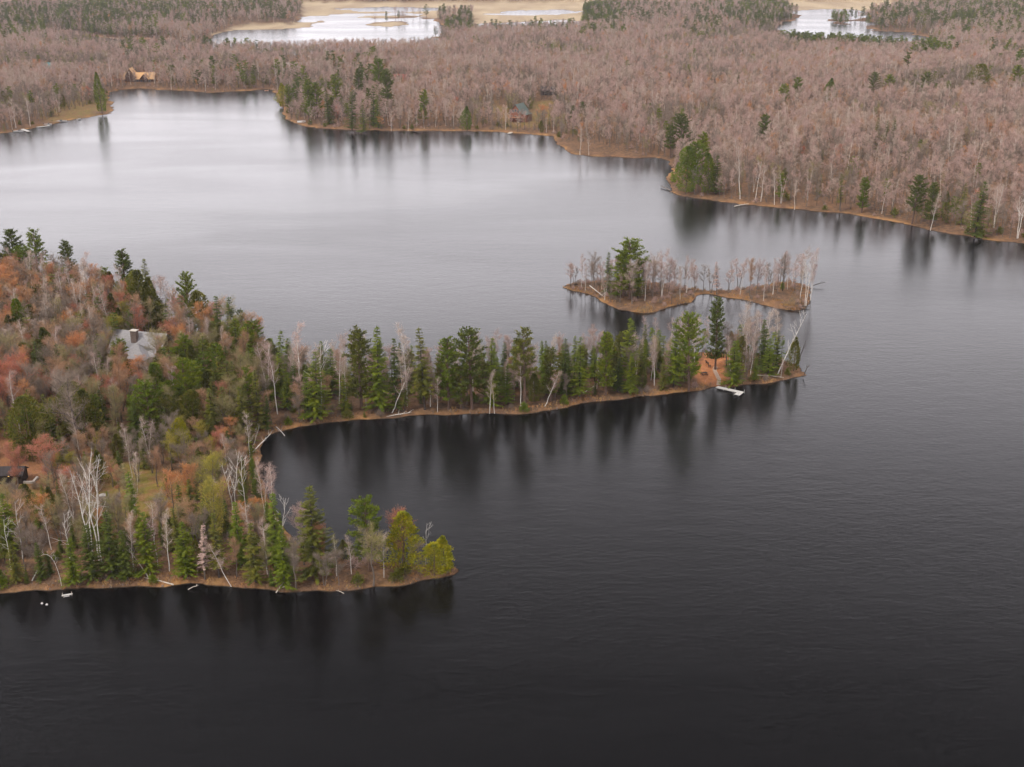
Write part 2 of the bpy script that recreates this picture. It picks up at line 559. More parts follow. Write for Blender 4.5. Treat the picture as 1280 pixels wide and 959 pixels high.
def gen_spruce(seed, lod, rad=2.05, base=.06, dense=1.0, droop=.25, power=.85):
    r = random.Random(seed)
    T, C = MB(), MB()
    near = lod == 0
    T.tube([(0, 0, 0), (.03, .02, 5), (0, 0, 9.7)], [.15, .09, .012], 6 if near else 3)
    nl = int((34 if near else 16) * dense)
    for i in range(nl):
        t = base + (1 - base) * (i + r.uniform(0, .6)) / nl
        z = t * 9.75
        nbr = (7 if near else 5) if t < .8 else (5 if near else 4)
        for b in range(nbr):
            L = (rad * (1 - t) ** power + .12) * r.uniform(.55, 1.18)
            if r.random() < .10: L *= .45
            a = r.uniform(0, 2 * math.pi)
            el = .35 * t - droop + r.uniform(-.1, .1)
            d = Vector((math.cos(a) * math.cos(el), math.sin(a) * math.cos(el), math.sin(el)))
            p0 = Vector((0, 0, z))
            side = d.cross(Vector((0, 0, 1))).normalized()
            if near:
                T.tri(p0, p0 + d * L * .9, .035)
            ns = max(2, int(L * (6.5 if near else 2.6)))
            for k in range(ns):
                s = (k + .7) / ns
                c = p0 + d * L * s + Vector((0, 0, .10 * L * s * s))
                for sg in (-1, 1):
                    dd = d + side * sg * r.uniform(.5, 1.1) + Vector((0, 0, r.uniform(-.45, .1)))
                    l = (.46 - .16 * s) * r.uniform(.8, 1.3) * (1 if near else 1.9)
                    w = l * r.uniform(.32, .5)
                    C.leaf(c + dd.normalized() * l * .4 + rv(r, .03), dd, Vector((r.uniform(-.5, .5), r.uniform(-.5, .5), 1)), l, w)
    for k in range(5):
        C.leaf((0, 0, 9.3 + .12 * k), Vector((r.uniform(-.3, .3), r.uniform(-.3, .3), 1)), rv(r), .5, .14)
    return T, C


def gen_pine(seed, lod, rad=2.2, base=.28, nl=13, gap=.2):
    """white pine: tiers of long, upswept boughs with clumps towards their ends and gaps between"""
    r = random.Random(seed)
    T, C = MB(), MB()
    near = lod == 0
    T.tube([(0, 0, 0), (.06, .02, 4), (-.03, .05, 7.5), (0, 0, 9.6)], [.19, .13, .07, .015], 6 if near else 3)
    if not near: nl = max(7, nl // 2 + 2)
    for i in range(nl):
        t = base + (1 - base) * i / nl
        z = t * 9.6
        env = math.sin(min(1, (1 - t) * 1.9 + .16) * math.pi / 2) ** .9
        nb = 6 if near else 5
        a0 = r.uniform(0, 6.28)
        for b in range(nb):
            if r.random() < gap: continue
            a = a0 + 2 * math.pi * b / nb + r.uniform(-.35, .35)
            L = rad * env * r.uniform(.6, 1.12)
            el = .12 + .35 * t + r.uniform(-.12, .2)
            d = Vector((math.cos(a) * math.cos(el), math.sin(a) * math.cos(el), math.sin(el)))
            p0 = Vector((0, 0, z + r.uniform(-.15, .15)))
            e = p0 + d * L + Vector((0, 0, L * .12))
            if near: T.tube([p0, p0.lerp(e, .5), e], [.045, .03, .01], 3, False)
            side = d.cross(Vector((0, 0, 1))).normalized()
            ncl = max(3, int(L * (5 if near else 3)))
            for k in range(ncl):
                s = .28 + .75 * k / ncl
                cc = p0.lerp(e, s) + side * r.uniform(-.33, .33) * L * .55 * s + Vector((0, 0, r.uniform(-.02, .12)))
                for q in range(9 if near else 6):
                    dd = rdir(r, r.uniform(-.1, 1.0)) + d * .5
                    l = r.uniform(.22, .40) * (1 if near else 1.8)
                    C.leaf(cc + dd.normalized() * l * .45 + rv(r, .12), dd, rv(r), l, l * .38)
    return T, C


def gen_cedar(seed, lod, rad=1.9, base=.06, rnd=.6, n=None, lumps=9):
    """dense arborvitae: an uneven egg of upright sprays, in lobes"""
    r = random.Random(seed)
    T, C = MB(), MB()
    near = lod == 0
    T.tube([(0, 0, 0), (0, .02, 3), (0, 0, 8.5)], [.17, .12, .02], 6 if near else 3)
    n = n or (4200 if near else 420)
    lob = [(r.uniform(0, 6.28), r.uniform(.1, .9), r.uniform(.25, .6)) for _ in range(lumps)]
    for k in range(n):
        t = r.random() ** .85
        a = r.uniform(0, 6.28)
        ro = math.sqrt(max(0, 1 - ((t - .36) / .66) ** 2)) if t > .36 else .72 + .28 * t / .36
        env = ro * rnd + (1 - rnd) * min(1, (1 - t) ** .8 * 1.25)
        b = 1.0
        for la, lt, lh in lob:
            dd = math.cos(a - la)
            if dd > 0: b += lh * dd ** 6 * math.exp(-((t - lt) / .16) ** 2) * 2.0
        b += .16 * math.sin(a * 5 + t * 23) + .12 * math.sin(a * 9 - t * 40)
        b *= .82
        if math.sin(a * 3 + t * 15 + seed) * math.sin(t * 21 + a * 2) < -.45 and r.random() < .8: continue
        rr = rad * env * b * (1 - .5 * r.random() ** 2.2)
        z = (base + (1 - base) * t) * 9.8
        c = Vector((math.cos(a) * rr, math.sin(a) * rr, z))
        d = Vector((math.cos(a) * .7, math.sin(a) * .7, r.uniform(.3, 1.3))) + rv(r, .35)
        l = r.uniform(.26, .46) * (1 if near else 2.3)
        C.leaf(c, d, rv(r), l, l * .5)
    return T, C


def gen_bush(seed, lod, leafy=True):
    r = random.Random(seed)
    T, C = MB(), MB()
    for k in range(10):
        d = rdir(r, r.uniform(.7, 1.4))
        T.tube([(r.uniform(-.3, .3), r.uniform(-.3, .3), 0), tuple(d * r.uniform(4, 7))], [.12, .03], 3, False)
    if leafy:
        for k in range(520 if lod == 0 else 160):
            d = rdir(r, r.uniform(.02, 1.5))
            rr = r.uniform(.45, 1) * (1 + .25 * math.sin(d.x * 6 + seed) * math.cos(d.y * 5))
            c = Vector((d.x * 5.2, d.y * 5.2, d.z * 9)) * rr + Vector((0, 0, .5))
            l = r.uniform(1.1, 2.1) * (1 if lod == 0 else 1.6)
            C.leaf(c, d + rv(r, .6), rv(r), l, l * .45)
    else:
        for k in range(460 if lod == 0 else 150):
            d = rdir(r, r.uniform(.3, 1.5))
            s = r.uniform(.25, .8)
            p = Vector((d.x * 6, d.y * 6, d.z * 9)) * s
            C.tri(p, p + (d + rv(r, .6)).normalized() * r.uniform(1.5, 3.5), .13 if lod == 0 else .26)
    return T, C


# kind -> (object name, category, [variant generators], trunk material, crown colours)
def G(fn, **kw):
    return lambda seed, lod: fn(seed, lod, **kw)


GEN = {
    'bare': [G(gen_broadleaf), G(gen_broadleaf, spread=1.15, start=.4, upright=.35), G(gen_broadleaf, spread=.8, upright=.8, start=.35), G(gen_broadleaf, forks=2, spread=.9)],
    'oak': [G(gen_broadleaf, spread=1.55, start=.3, upright=.15, twk=1.3, tr=.24)],
    'maple': [G(gen_broadleaf, buds=.75, start=.22, spread=1.15), G(gen_broadleaf, buds=.75, start=.28, spread=.95, upright=.7), G(gen_broadleaf, buds=.75, forks=2, start=.25)],
    'birch': [G(gen_birch), G(gen_birch, lean=.8), G(gen_birch, forks=2), G(gen_birch, lean=-.9), G(gen_birch, lean=3.2), G(gen_birch, lean=-3.2)],
    'deadbirch': [G(gen_birch, dead=True), G(gen_birch, dead=True, forks=2), G(gen_birch, dead=True, lean=1.0), G(gen_birch, dead=True, lean=3.4), G(gen_birch, dead=True, lean=-3)],
    'hook': [G(gen_birch, dead=True, hook=True)],
    'spruce': [G(gen_spruce), G(gen_spruce, rad=1.7, dense=.95), G(gen_spruce, rad=2.5, power=.75, droop=.15), G(gen_spruce, rad=1.9, base=.2, dense=.75)],
    'pine': [G(gen_pine), G(gen_pine, rad=1.9, base=.38, nl=10, gap=.28), G(gen_pine, rad=2.6, base=.2, nl=12), G(gen_pine, rad=1.7, base=.15, nl=16, gap=.12)],
    'cedar': [G(gen_cedar, rnd=.75), G(gen_cedar, rad=1.8, rnd=.45), G(gen_cedar, rad=2.9, rnd=1.0)],
    'larch': [G(gen_spruce, rad=1.3, base=.25, dense=.6)],
    'bush': [G(gen_bush), G(gen_bush, leafy=False)],
}
NAMES = {'bare': ('bare_tree', 'tree'), 'oak': ('oak_tree', 'tree'), 'maple': ('maple_tree', 'tree'), 'birch': ('birch_tree', 'tree'),
         'deadbirch': ('dead_birch', 'tree'), 'hook': ('dead_birch', 'tree'), 'spruce': ('spruce_tree', 'tree'), 'pine': ('pine_tree', 'tree'),
         'cedar': ('cedar_tree', 'tree'), 'larch': ('larch_tree', 'tree'), 'bush': ('shrub', 'shrub')}
TRUNK = {'bare': 'bark', 'oak': 'bark_dark', 'maple': 'bark', 'birch': 'birch', 'deadbirch': 'birch', 'hook': 'birch', 'spruce': 'bark_dark', 'pine': 'bark_pine',
         'cedar': 'bark_pine', 'larch': 'bark', 'bush': 'bark'}
_gc, _mc = {}, {}


def geo(kind, v, lod):
    k = (kind, v, lod)
    if k not in _gc:
        _gc[k] = GEN[kind][v](hash((len(kind) * 7 + ord(kind[0]) * 3 + v * 13 + lod * 101)) % 9973, lod)
    return _gc[k]


def tree_meshes(kind, v, lod, crown):
    """lod 0: (trunk mesh, crown mesh); lod 1: one mesh with both"""
    k = (kind, v, lod, crown)
    if k in _mc: return _mc[k]
    T, C = geo(kind, v, lod)
    if lod == 0:
        tk = (kind, v, 'trunk')
        if tk not in _mc: _mc[tk] = T.mesh('trunk', M[TRUNK[kind]])
        _mc[k] = (_mc[tk], C.mesh('crown', M[crown]) if C.F else None)
    else:
        n = len(T.V)
        Fc = T.F + [tuple(i + n for i in f) for f in C.F]
        _mc[k] = mk_mesh(NAMES[kind][0], T.V + C.V, Fc, [M[TRUNK[kind]], M[crown]], [0] * len(T.F) + [1] * len(C.F))
    return _mc[k]


NEAR = 470.0
SRC = {}      # sources for the stuff instancers: (kind, v, crown) -> object


def put_tree(kind, v, crown, x, y, z, h, rz, label, group=None, wide=1.0, fine=False):
    s = h / 10
    D = math.hypot(x, y)
    nm, cat = NAMES[kind]
    sc = (s * wide, s * wide, s)
    if D < (1000 if fine else NEAR) or (kind == 'cedar' and (kind, v, crown) in SRC):
        tm, cm = tree_meshes(kind, v, 0, crown)
        if cm is None:
            o = link(nm, tm, None, (x, y, z - .08), rz, sc)
        else:
            o = link(nm, None, None, (x, y, z - .08), rz, sc)
            link('trunk', tm, o)
            link('crown', cm, o)
    else:
        o = link(nm, tree_meshes(kind, v, 1, crown), None, (x, y, z - .08), rz, sc)
        SRC.setdefault((kind, v, crown), o)
    o.rotation_euler = (R.gauss(0, .028), R.gauss(0, .028), rz)
    return tag(o, label, cat, group)


# ------------------------------------------------------------------ ground and water
def build_ground():
    az = np.radians(np.arange(-44, 44.01, .12))
    r = [180.0]
    while r[-1] < 9500:
        r.append(r[-1] * (1.0048 if r[-1] < 1200 else 1.009) + .05)
    r = np.array(r)
    A, RR = np.meshgrid(az, r)
    X, Y = RR * np.sin(A), RR * np.cos(A)
    Z, S_ = height(X, Y, True)
    nr, nc = X.shape
    co = np.stack([X, Y, Z], -1).reshape(-1, 3).astype(np.float32)
    i = np.arange(nr - 1)[:, None] * nc + np.arange(nc - 1)[None, :]
    fc = np.stack([i, i + 1, i + nc + 1, i + nc], -1).reshape(-1, 4)
    # drop lake-bed faces that are everywhere deep below the water
    zf = Z.reshape(-1)
    keep = (zf[fc].max(axis=1) > -1.2)
    fc = fc[keep]
    used = np.unique(fc)
    remap = -np.ones(len(co), int); remap[used] = np.arange(len(used))
    co = co[used]; fc = remap[fc]; s = S_.reshape(-1)[used]
    me = bpy.data.meshes.new('terrain')
    me.vertices.add(len(co)); me.vertices.foreach_set('co', co.ravel())
    me.loops.add(fc.size); me.loops.foreach_set('vertex_index', fc.ravel().astype(np.int32))
    me.polygons.add(len(fc)); me.polygons.foreach_set('loop_start', np.arange(0, fc.size, 4, dtype=np.int32))
    me.polygons.foreach_set('use_smooth', np.ones(len(fc), bool))
    me.update(calc_edges=True)
    x, y = co[:, 0].astype(float), co[:, 1].astype(float)
    D = np.hypot(x, y)
    bw = 1.6 + D / 420
    shore = np.clip(1.15 - s / (bw * (.4 + 1.2 * vnoise(x, y, 17, 12))), 0, 1) * np.clip(-.55 + 2.0 * vnoise(x, y, 5, 6) * (.45 + 1.0 * vnoise(x, y, 15, 9)), 0, 1)

    def mask(keys, soft):
        m = np.zeros(len(x))
        for k in keys:
            m = np.maximum(m, np.clip((sdist(PW[k], x, y) + (vnoise(x, y, soft, 8) - .5) * soft * 1.5) / soft + .5, 0, 1))
        return m
    marsh = mask(('mt', 'mu', 'mt2', 'mr', 'ms', 'mb', 'ia', 'ib', 'ic'), 12)
    lawn = mask(('lawn', 'lawn2'), 4) * .8
    lawn = np.maximum(lawn, mask(('y1', 'y2', 'y3'), 10) * .45)
    dirt = np.maximum(mask(('d1',), 1.5), mask(('d2', 'y3', 'y4', 'y5'), 5) * .38)
    ca = me.color_attributes.new('zone', 'FLOAT_COLOR', 'POINT')
    ca.data.foreach_set('color', np.stack([shore, marsh, lawn, dirt], -1).astype(np.float32).ravel())
    me.materials.append(ground_mat())
    o = link('ground', me)
    tag(o, kind='structure')


build_ground()
wm = MB()
n = 96
wm.V = [(0, 0, 0)] + [(14000 * math.cos(2 * math.pi * k / n), 14000 * math.sin(2 * math.pi * k / n), 0) for k in range(n)]
wm.F = [(0, 1 + k, 1 + (k + 1) % n) for k in range(n)]
tag(wm.build('lake_water', water_mat()), kind='structure')


# ------------------------------------------------------------------ keyed trees (base and top read from the photograph)
KEY = []     # (kind, v, crown, x, y, z, h, label, wide)
occupied = []


def key(kind, v, crown, px, ytop, ybase, label, wide=1.0, h=None):
    x, y, z = ground(px, ybase)
    hh = h or (top_z(y, ytop) - z)
    KEY.append((kind, v, crown, x, y, z, hh, label, wide))
    occupied.append((x, y, 2.2 if kind not in ('bush',) else 1))


# the wooded spit, from its root to its tip
key('spruce', 2, 'gr_mid', 397, 438, 524, 'broad bright green spruce under a snapped white birch on the spit', .95)
key('pine', 3, 'gr_olive', 452, 404, 512, 'tall dark pine left of the pointed spruce on the spit')
key('spruce', 0, 'gr_mid', 474, 406, 514, 'tall pointed green spruce near the root of the spit', .95)
key('spruce', 1, 'gr_dark', 495, 421, 512, 'slim dark spruce beside the tall pointed spruce on the spit', .8)
key('spruce', 3, 'gr_olive', 531, 407, 512, 'tall olive spruce behind a forked white birch on the spit')
key('pine', 3, 'gr_mid', 561, 419, 512, 'green pine between two tall spit conifers, full to its foot')
key('pine', 0, 'gr_dark', 590, 407, 512, 'tall dark pine with tiered boughs standing highest mid-spit')
key('spruce', 0, 'gr_mid', 614, 420, 508, 'green spruce just right of the tiered pine mid-spit', .8)
key('pine', 1, 'gr_olive', 656, 407, 508, 'tall pine with bare trunk and round open top on the spit')
key('pine', 3, 'gr_olive', 688, 432, 502, 'olive short pine right of the round-topped pine on the spit')
key('spruce', 1, 'gr_dark', 705, 422, 494, 'narrow dark spruce behind the grassy bend of the spit')
key('spruce', 2, 'gr_mid', 724, 420, 496, 'broad green spruce with dense skirt beside the narrow dark one', .9)
key('pine', 3, 'gr_mid', 757, 411, 494, 'tall green pine over a leaning log on the outer spit', .9)
key('spruce', 2, 'gr_mid', 785, 396, 484, 'large green spruce two trees left of the twin birches on the spit', .9)
key('spruce', 2, 'gr_mid', 842, 396, 484, 'tall green spruce hugging the biggest fir near the clearing', .8)
key('pine', 2, 'gr_light', 861, 389, 489, 'biggest fresh green pine left of the orange clearing', .85)
key('pine', 3, 'gr_dark', 894, 368, 462, 'tall dark tiered pine above the orange clearing', .75)
key('spruce', 2, 'gr_mid', 916, 424, 481, 'broad green spruce just right of the orange clearing', 1.1)
key('spruce', 0, 'gr_dark', 953, 398, 464, 'dark pointed spruce near the tip of the spit')
key('spruce', 2, 'gr_light', 960, 422, 470, 'fresh green cone spruce near the tip of the spit')
key('spruce', 1, 'gr_dark', 970, 412, 460, 'slim dark spruce behind the leaning white birch at the tip')
key('cedar', 1, 'gr_olive', 992, 420, 464, 'last conifer at the very tip of the spit, olive and rounded', .9)
key('spruce', 2, 'gr_mid', 943, 446, 476, 'small green spruce at the water edge near the spit tip')
key('birch', 2, 'tw_birch', 336, 424, 505, 'forked white birch with a wide Y at the root of the spit')
key('birch', 1, 'tw_birch', 347, 430, 518, 'slender white birch close beside the wide forked one')
key('deadbirch', 0, 'tw_birch', 402, 424, 520, 'snapped white birch with bare limbs behind the bright spruce')
key('birch', 1, 'tw_birch', 424, 410, 505, 'tall curved white birch left of the dark spit pine')
key('birch', 3, 'tw_pink', 378, 402, 500, 'high bare pinkish birch crown rising behind the root of the spit')
key('birch', 4, 'tw_birch', 490, 458, 516, 'white birch leaning right over the spit shore', 1.3)
key('birch', 0, 'tw_birch', 458, 452, 508, 'thin white birch in front of the pointed spruce')
key('birch', 2, 'tw_birch', 538, 446, 508, 'small forked white birch under the olive spruce')
key('birch', 0, 'tw_birch', 547, 470, 515, 'short white birch stub on the spit shore')
key('birch', 0, 'tw_tan', 509, 404, 500, 'pale bare birch standing between two dark spit spruces')
key('birch', 0, 'tw_tan', 612, 462, 517, 'straight white birch below the green spruce mid-spit')
key('birch', 1, 'bud_yellow', 618, 480, 517, 'small birch in yellow-green leaf at the spit shore')
key('birch', 0, 'tw_birch', 651, 440, 508, 'white birch in front of the round-topped pine')
key('birch', 4, 'tw_birch', 681, 462, 508, 'white birch leaning out at the grassy bend of the spit', 1.3)
key('birch', 1, 'tw_birch', 746, 442, 486, 'leaning white birch left of the twin birches')
key('birch', 0, 'tw_birch', 806, 396, 440, 'white birch poking above the spit in front of the island')
key('birch', 3, 'tw_birch', 820, 396, 440, 'second white birch poking above the spit, leaning left')
key('birch', 0, 'tw_birch', 836, 399, 460, 'white birch stem against the tall green spruce')
key('birch', 2, 'tw_birch', 818, 424, 482, 'twin-stemmed white birch in front of the outer spit trees')
key('birch', 0, 'tw_tan', 926, 376, 450, 'tall pale birch just right of the tiered pine')
key('birch', 0, 'tw_birch', 931, 420, 465, 'straight white birch in front of the spit-tip spruces')
key('birch', 1, 'tw_birch', 938, 416, 468, 'white birch leaning right beside the straight one at the tip')
key('birch', 0, 'tw_tan', 955, 384, 455, 'tall pale birch over the dark pointed spruce')
key('birch', 1, 'tw_tan', 972, 385, 458, 'pale birch beside the big leaning birch at the tip')
key('deadbirch', 3, 'tw_birch', 972, 388, 468, 'big bare white birch leaning right over the spit tip', 1.0)
key('birch', 0, 'tw_birch', 976, 446, 472, 'short white birch at the shore of the spit tip')
key('bare', 2, 'tw_grey', 787, 428, 487, 'round leafless grey bush-like tree in front of the outer spit pines', 1.1)
key('bare', 0, 'tw_grey', 908, 398, 458, 'bare dark tree behind the orange clearing')
# island
key('pine', 2, 'gr_mid', 787, 296, 374, 'big green pine standing at the heart of the island', 1.2)
key('pine', 3, 'gr_mid', 779, 308, 372, 'second green pine pressed against the big island pine', .95)
key('spruce', 1, 'gr_dark', 759, 314, 366, 'slim dark spruce beside the big island pine')
key('spruce', 2, 'gr_mid', 772, 322, 370, 'shorter green spruce between the slim one and the big island pine', .8)
key('spruce', 2, 'gr_olive', 797, 316, 372, 'olive spruce leaning out from under the big island pine', .8)
key('birch', 0, 'tw_pink', 727, 316, 359, 'first bare pink birch at the western end of the island')
key('bare', 1, 'tw_grey', 742, 314, 362, 'spreading bare grey tree left of the slim island spruce')
key('bare', 1, 'tw_tan', 790, 322, 380, 'tan leafless tree in front of the big island pine', .8)
for i, (bx, bt, bb, kd, cr, lb) in enumerate([
        (806, 322, 376, 'birch', 'tw_tan', 'first pale birch right of the big island pine'),
        (815, 315, 372, 'bare', 'tw_tan', 'leafless tan tree second from the big island pine'),
        (827, 311, 372, 'birch', 'tw_pink', 'tallest bare birch in the island row right of the pine'),
        (836, 318, 368, 'bare', 'tw_pink', 'pink leafless tree mid-row on the island western lobe'),
        (850, 330, 376, 'birch', 'tw_tan', 'brightest white birch stem on the island western lobe'),
        (858, 320, 366, 'birch', 'tw_pink', 'last tall bare birch before the island neck'),
        (868, 330, 366, 'bare', 'tw_pink', 'low leafless pink tree beside the island neck'),
        (925, 320, 368, 'birch', 'tw_birch', 'first bare birch on the island eastern lobe'),
        (937, 319, 370, 'bare', 'tw_rust', 'reddish twiggy tree on the island eastern lobe'),
        (954, 330, 376, 'birch', 'tw_pink', 'white-stemmed birch in front on the island eastern lobe'),
        (945, 322, 368, 'bare', 'tw_birch', 'leafless purplish tree behind the front birch, island eastern lobe'),
        (966, 322, 368, 'birch', 'tw_birch', 'thin bare birch left of the dark island tree'),
        (1000, 307, 374, 'birch', 'tw_tan', 'tall white birch at the island eastern end'),
        (1007, 314, 383, 'deadbirch', 'tw_birch', 'bare white birch nearest the island eastern tip'),
        (1013, 311, 376, 'birch', 'tw_pink', 'outermost birch at the island eastern end')]):
    key(kd, i % 3 if kd != 'deadbirch' else 1, cr, bx, bt, bb, lb, .8)
key('oak', 0, 'tw_grey', 978, 311, 364, 'dark crooked leafless tree on the island eastern lobe', .45)
key('larch', 0, 'tw_pink', 896, 326, 368, 'small salmon larch on the neck of the island')
key('bush', 0, 'gr_light', 978, 352, 362, 'small green shrub under the dark island tree', .5)
# foreground point
key('spruce', 2, 'gr_olive', 394, 606, 718, 'tall olive spruce standing first on the near point', 1.0)
key('spruce', 0, 'gr_mid', 356, 655, 733, 'green spruce at the shore where the near point begins')
key('spruce', 1, 'gr_light', 346, 615, 706, 'pale green slim spruce behind the shore spruce of the near point')
key('spruce', 1, 'gr_light', 302, 626, 706, 'fresh green narrow spruce below the white dead birches')
key('pine', 2, 'gr_mid', 462, 620, 714, 'green pine with long lower boughs in the middle of the near point', .95)
key('cedar', 0, 'gr_yellow', 505, 639, 708, 'large rounded yellow-green cedar on the near point', 1.45)
key('cedar', 2, 'gr_yellow', 543, 678, 719, 'low bright yellow cedar at the tip of the near point', 1.5)
key('cedar', 1, 'gr_yellow', 556, 670, 716, 'bright yellow cedar at the very end of the near point', 1.3)
key('bare', 1, 'tw_olive', 467, 655, 732, 'yellowish leafless tree at the shore in front of the point pine', 1.1)
key('maple', 1, 'bud_orange', 402, 648, 716, 'salmon budding maple in front of the tall olive spruce', .7)
key('bare', 0, 'tw_pink', 380, 625, 706, 'pinkish leafless tree behind the tall olive spruce')
key('maple', 0, 'bud_red', 497, 628, 704, 'red-budded maple showing over the rounded cedar', .8)
key('deadbirch', 0, 'tw_birch', 532, 652, 706, 'small dead white birch between the point cedars')
key('birch', 0, 'tw_tan', 480, 665, 722, 'thin pale birch left of the rounded cedar')
key('birch', 0, 'tw_olive', 421, 668, 720, 'thin olive birch right of the salmon maple')
key('bare', 2, 'tw_grey', 370, 668, 736, 'grey leafless brushy tree at the shore of the near point', 1.1)
key('birch', 2, 'tw_pink', 331, 574, 645, 'white birch with pink twig halo nearest the cove')
key('birch', 1, 'tw_pink', 345, 580, 655, 'pink-twigged birch leaning over the cove')
key('deadbirch', 2, 'tw_birch', 350, 618, 690, 'dead white birch leaning beside the pale slim spruce')
key('deadbirch', 1, 'tw_birch', 294, 562, 650, 'forked dead white birch left of the pink-twigged birches', 1.0)
key('deadbirch', 0, 'tw_birch', 308, 568, 652, 'dead white birch second from the cove')
key('deadbirch', 1, 'tw_birch', 116, 560, 704, 'tallest dead white birch with antler-like limbs over the lawn', .8)
key('deadbirch', 1, 'tw_birch', 126, 566, 704, 'dead white birch twinned with the tallest one over the lawn', .8)
key('deadbirch', 0, 'tw_birch', 89, 637, 708, 'dead white birch with hanging limbs near the near shore', 1.2)
key('deadbirch', 0, 'tw_birch', 14, 645, 712, 'dead white birch at the left end of the near shore')
key('deadbirch', 0, 'tw_birch', 30, 622, 706, 'slender dead birch second from the left on the near shore', .8)
key('birch', 5, 'tw_tan', 104, 576, 640, 'bare thin birch leaning over the reddish clearing')
key('hook', 0, 'tw_birch', 77, 682, 732, 'white dead birch arched over in a hook on the near shore', .8, h=7.4)
key('birch', 1, 'tw_pink', 197, 618, 706, 'crooked white birch left of the pair above the near shore')
key('birch', 0, 'tw_tan', 212, 638, 714, 'straight white birch right of the crooked one above the near shore')
key('birch', 0, 'tw_tan', 167, 640, 712, 'broken pale birch between dark shore conifers')
key('birch', 5, 'tw_birch', 289, 678, 733, 'white birch leaning left at the near shore', 1.3)
key('larch', 0, 'tw_pink', 256, 655, 724, 'small reddish larch at the near shore')
key('maple', 1, 'bud_orange', 240, 574, 640, 'orange-budded maple above the near shore conifers')
key('maple', 0, 'bud_orange', 218, 582, 648, 'salmon budding maple next to the orange-budded one')
key('maple', 0, 'bud_red', 62, 540, 612, 'pink-red maple over the reddish clearing', 1.3)
key('maple', 2, 'bud_red', 20, 552, 612, 'pink maple at the edge of the reddish clearing')
key('maple', 1, 'bud_red', 150, 578, 622, 'small red maple right of the tallest dead birch')
key('maple', 0, 'bud_yellow', 265, 560, 640, 'yellow-green leafing tree above the forked dead birch')
key('maple', 1, 'bud_yellow', 272, 592, 690, 'tall yellowish leafing tree among near shore conifers')
key('spruce', 1, 'gr_light', 170, 588, 668, 'narrow light green spruce standing on the lawn')
key('spruce', 2, 'gr_mid', 14, 616, 690, 'green spruce with yellow tips at the left of the near shore')
key('spruce', 3, 'gr_dark', 77, 597, 640, 'narrow dark spruce in the reddish clearing', .6)
key('cedar', 2, 'gr_yellow', 229, 522, 574, 'round yellow-green cedar below the broad tiered pine', .72)
key('spruce', 2, 'gr_mid', 186, 640, 716, 'mid green spruce right of the broken pale birch')
key('spruce', 2, 'gr_mid', 234, 650, 722, 'mid green low spruce near the small larch')
key('spruce', 2, 'gr_dark', 140, 640, 722, 'dark bushy spruce below the tallest dead birch')
key('spruce', 2, 'gr_mid', 93, 672, 730, 'low green spruce beside the hooked birch')
key('spruce', 2, 'gr_dark', 116, 655, 724, 'dark low spruce at the foot of the tallest dead birch')
key('spruce', 0, 'gr_dark', 160, 662, 724, 'dark spruce behind the fallen shore birch')
key('spruce', 0, 'gr_olive', 320, 650, 728, 'olive spruce left of the shore spruce of the near point')
key('spruce', 3, 'gr_olive', 274, 640, 722, 'olive thin spruce left of the leaning shore birch')
# wooded hillside
key('pine', 2, 'gr_mid', 236, 446, 545, 'broad tiered green pine below the grey-roofed house', .72)
key('cedar', 2, 'gr_olive', 42, 494, 566, 'wide dark cedar under the red maples', 1.1)
key('oak', 0, 'tw_grey', 98, 452, 570, 'big spreading leafless oak with dark trunk on the hillside', .85)
key('pine', 2, 'gr_mid', 240, 338, 418, 'pine with layered top against the lake behind the house', .7)
key('cedar', 0, 'gr_olive', 180, 336, 414, 'wide olive cedar directly behind the house roof', 1.0)
key('cedar', 1, 'gr_olive', 193, 345, 414, 'olive cedar touching the wide one behind the house')
key('spruce', 2, 'gr_dark', 131, 358, 424, 'dark broad spruce behind the left end of the house roof')
key('cedar', 0, 'gr_olive', 250, 362, 430, 'olive rounded cedar below the layered lake-side pine')
key('pine', 0, 'gr_dark', 19, 284, 352, 'tall dark pine at the photo edge, first on the back ridge')
key('pine', 1, 'gr_mid', 50, 283, 356, 'tall green pine second on the back ridge')
key('pine', 3, 'gr_dark', 93, 297, 362, 'dark pine third on the back ridge')
key('pine', 3, 'gr_dark', 161, 308, 384, 'tall dark pine on the back ridge above the house')
key('spruce', 0, 'gr_olive', 187, 322, 396, 'pointed olive spruce on the back ridge above the house')
key('spruce', 1, 'gr_dark', 277, 368, 446, 'thin dark spruce against the lake right of the house')
key('spruce', 0, 'gr_dark', 294, 370, 450, 'wider spruce against the lake right of the thin dark one')
key('birch', 0, 'tw_pink', 83, 335, 412, 'tall white birch with straight stem on the upper hillside')
key('birch', 0, 'tw_tan', 110, 322, 400, 'white birch right of the straight-stemmed one on the upper hillside')
key('birch', 2, 'tw_tan', 284, 408, 470, 'forked white birch right of the house')
key('deadbirch', 3, 'tw_birch', 316, 530, 560, 'dead white birch leaning out at the head of the cove', 1.0)
key('maple', 0, 'bud_orange', 8, 326, 395, 'bright orange maple at the photo edge on the upper hillside', 1.4)
key('maple', 2, 'bud_orange', 20, 340, 402, 'orange maple next to the bright edge maple')
key('maple', 0, 'bud_red', 30, 436, 520, 'red maple with wide crown left of the oak', 1.2)
key('maple', 1, 'bud_red', 6, 444, 520, 'dull red maple at the photo edge left of the wide one')
key('maple', 0, 'bud_orange', 107, 408, 480, 'salmon maple left of the grey-roofed house')
key('maple', 0, 'bud_orange', 176, 441, 500, 'orange maple right below the house', 1.2)
key('maple', 2, 'bud_orange', 160, 446, 505, 'copper maple below the house, left of the orange one')
key('maple', 1, 'bud_red', 280, 470, 530, 'rust-red maple right of the broad tiered pine')
key('cedar', 0, 'gr_light', 150, 432, 478, 'fresh green small tree touching the house roof corner', .8)
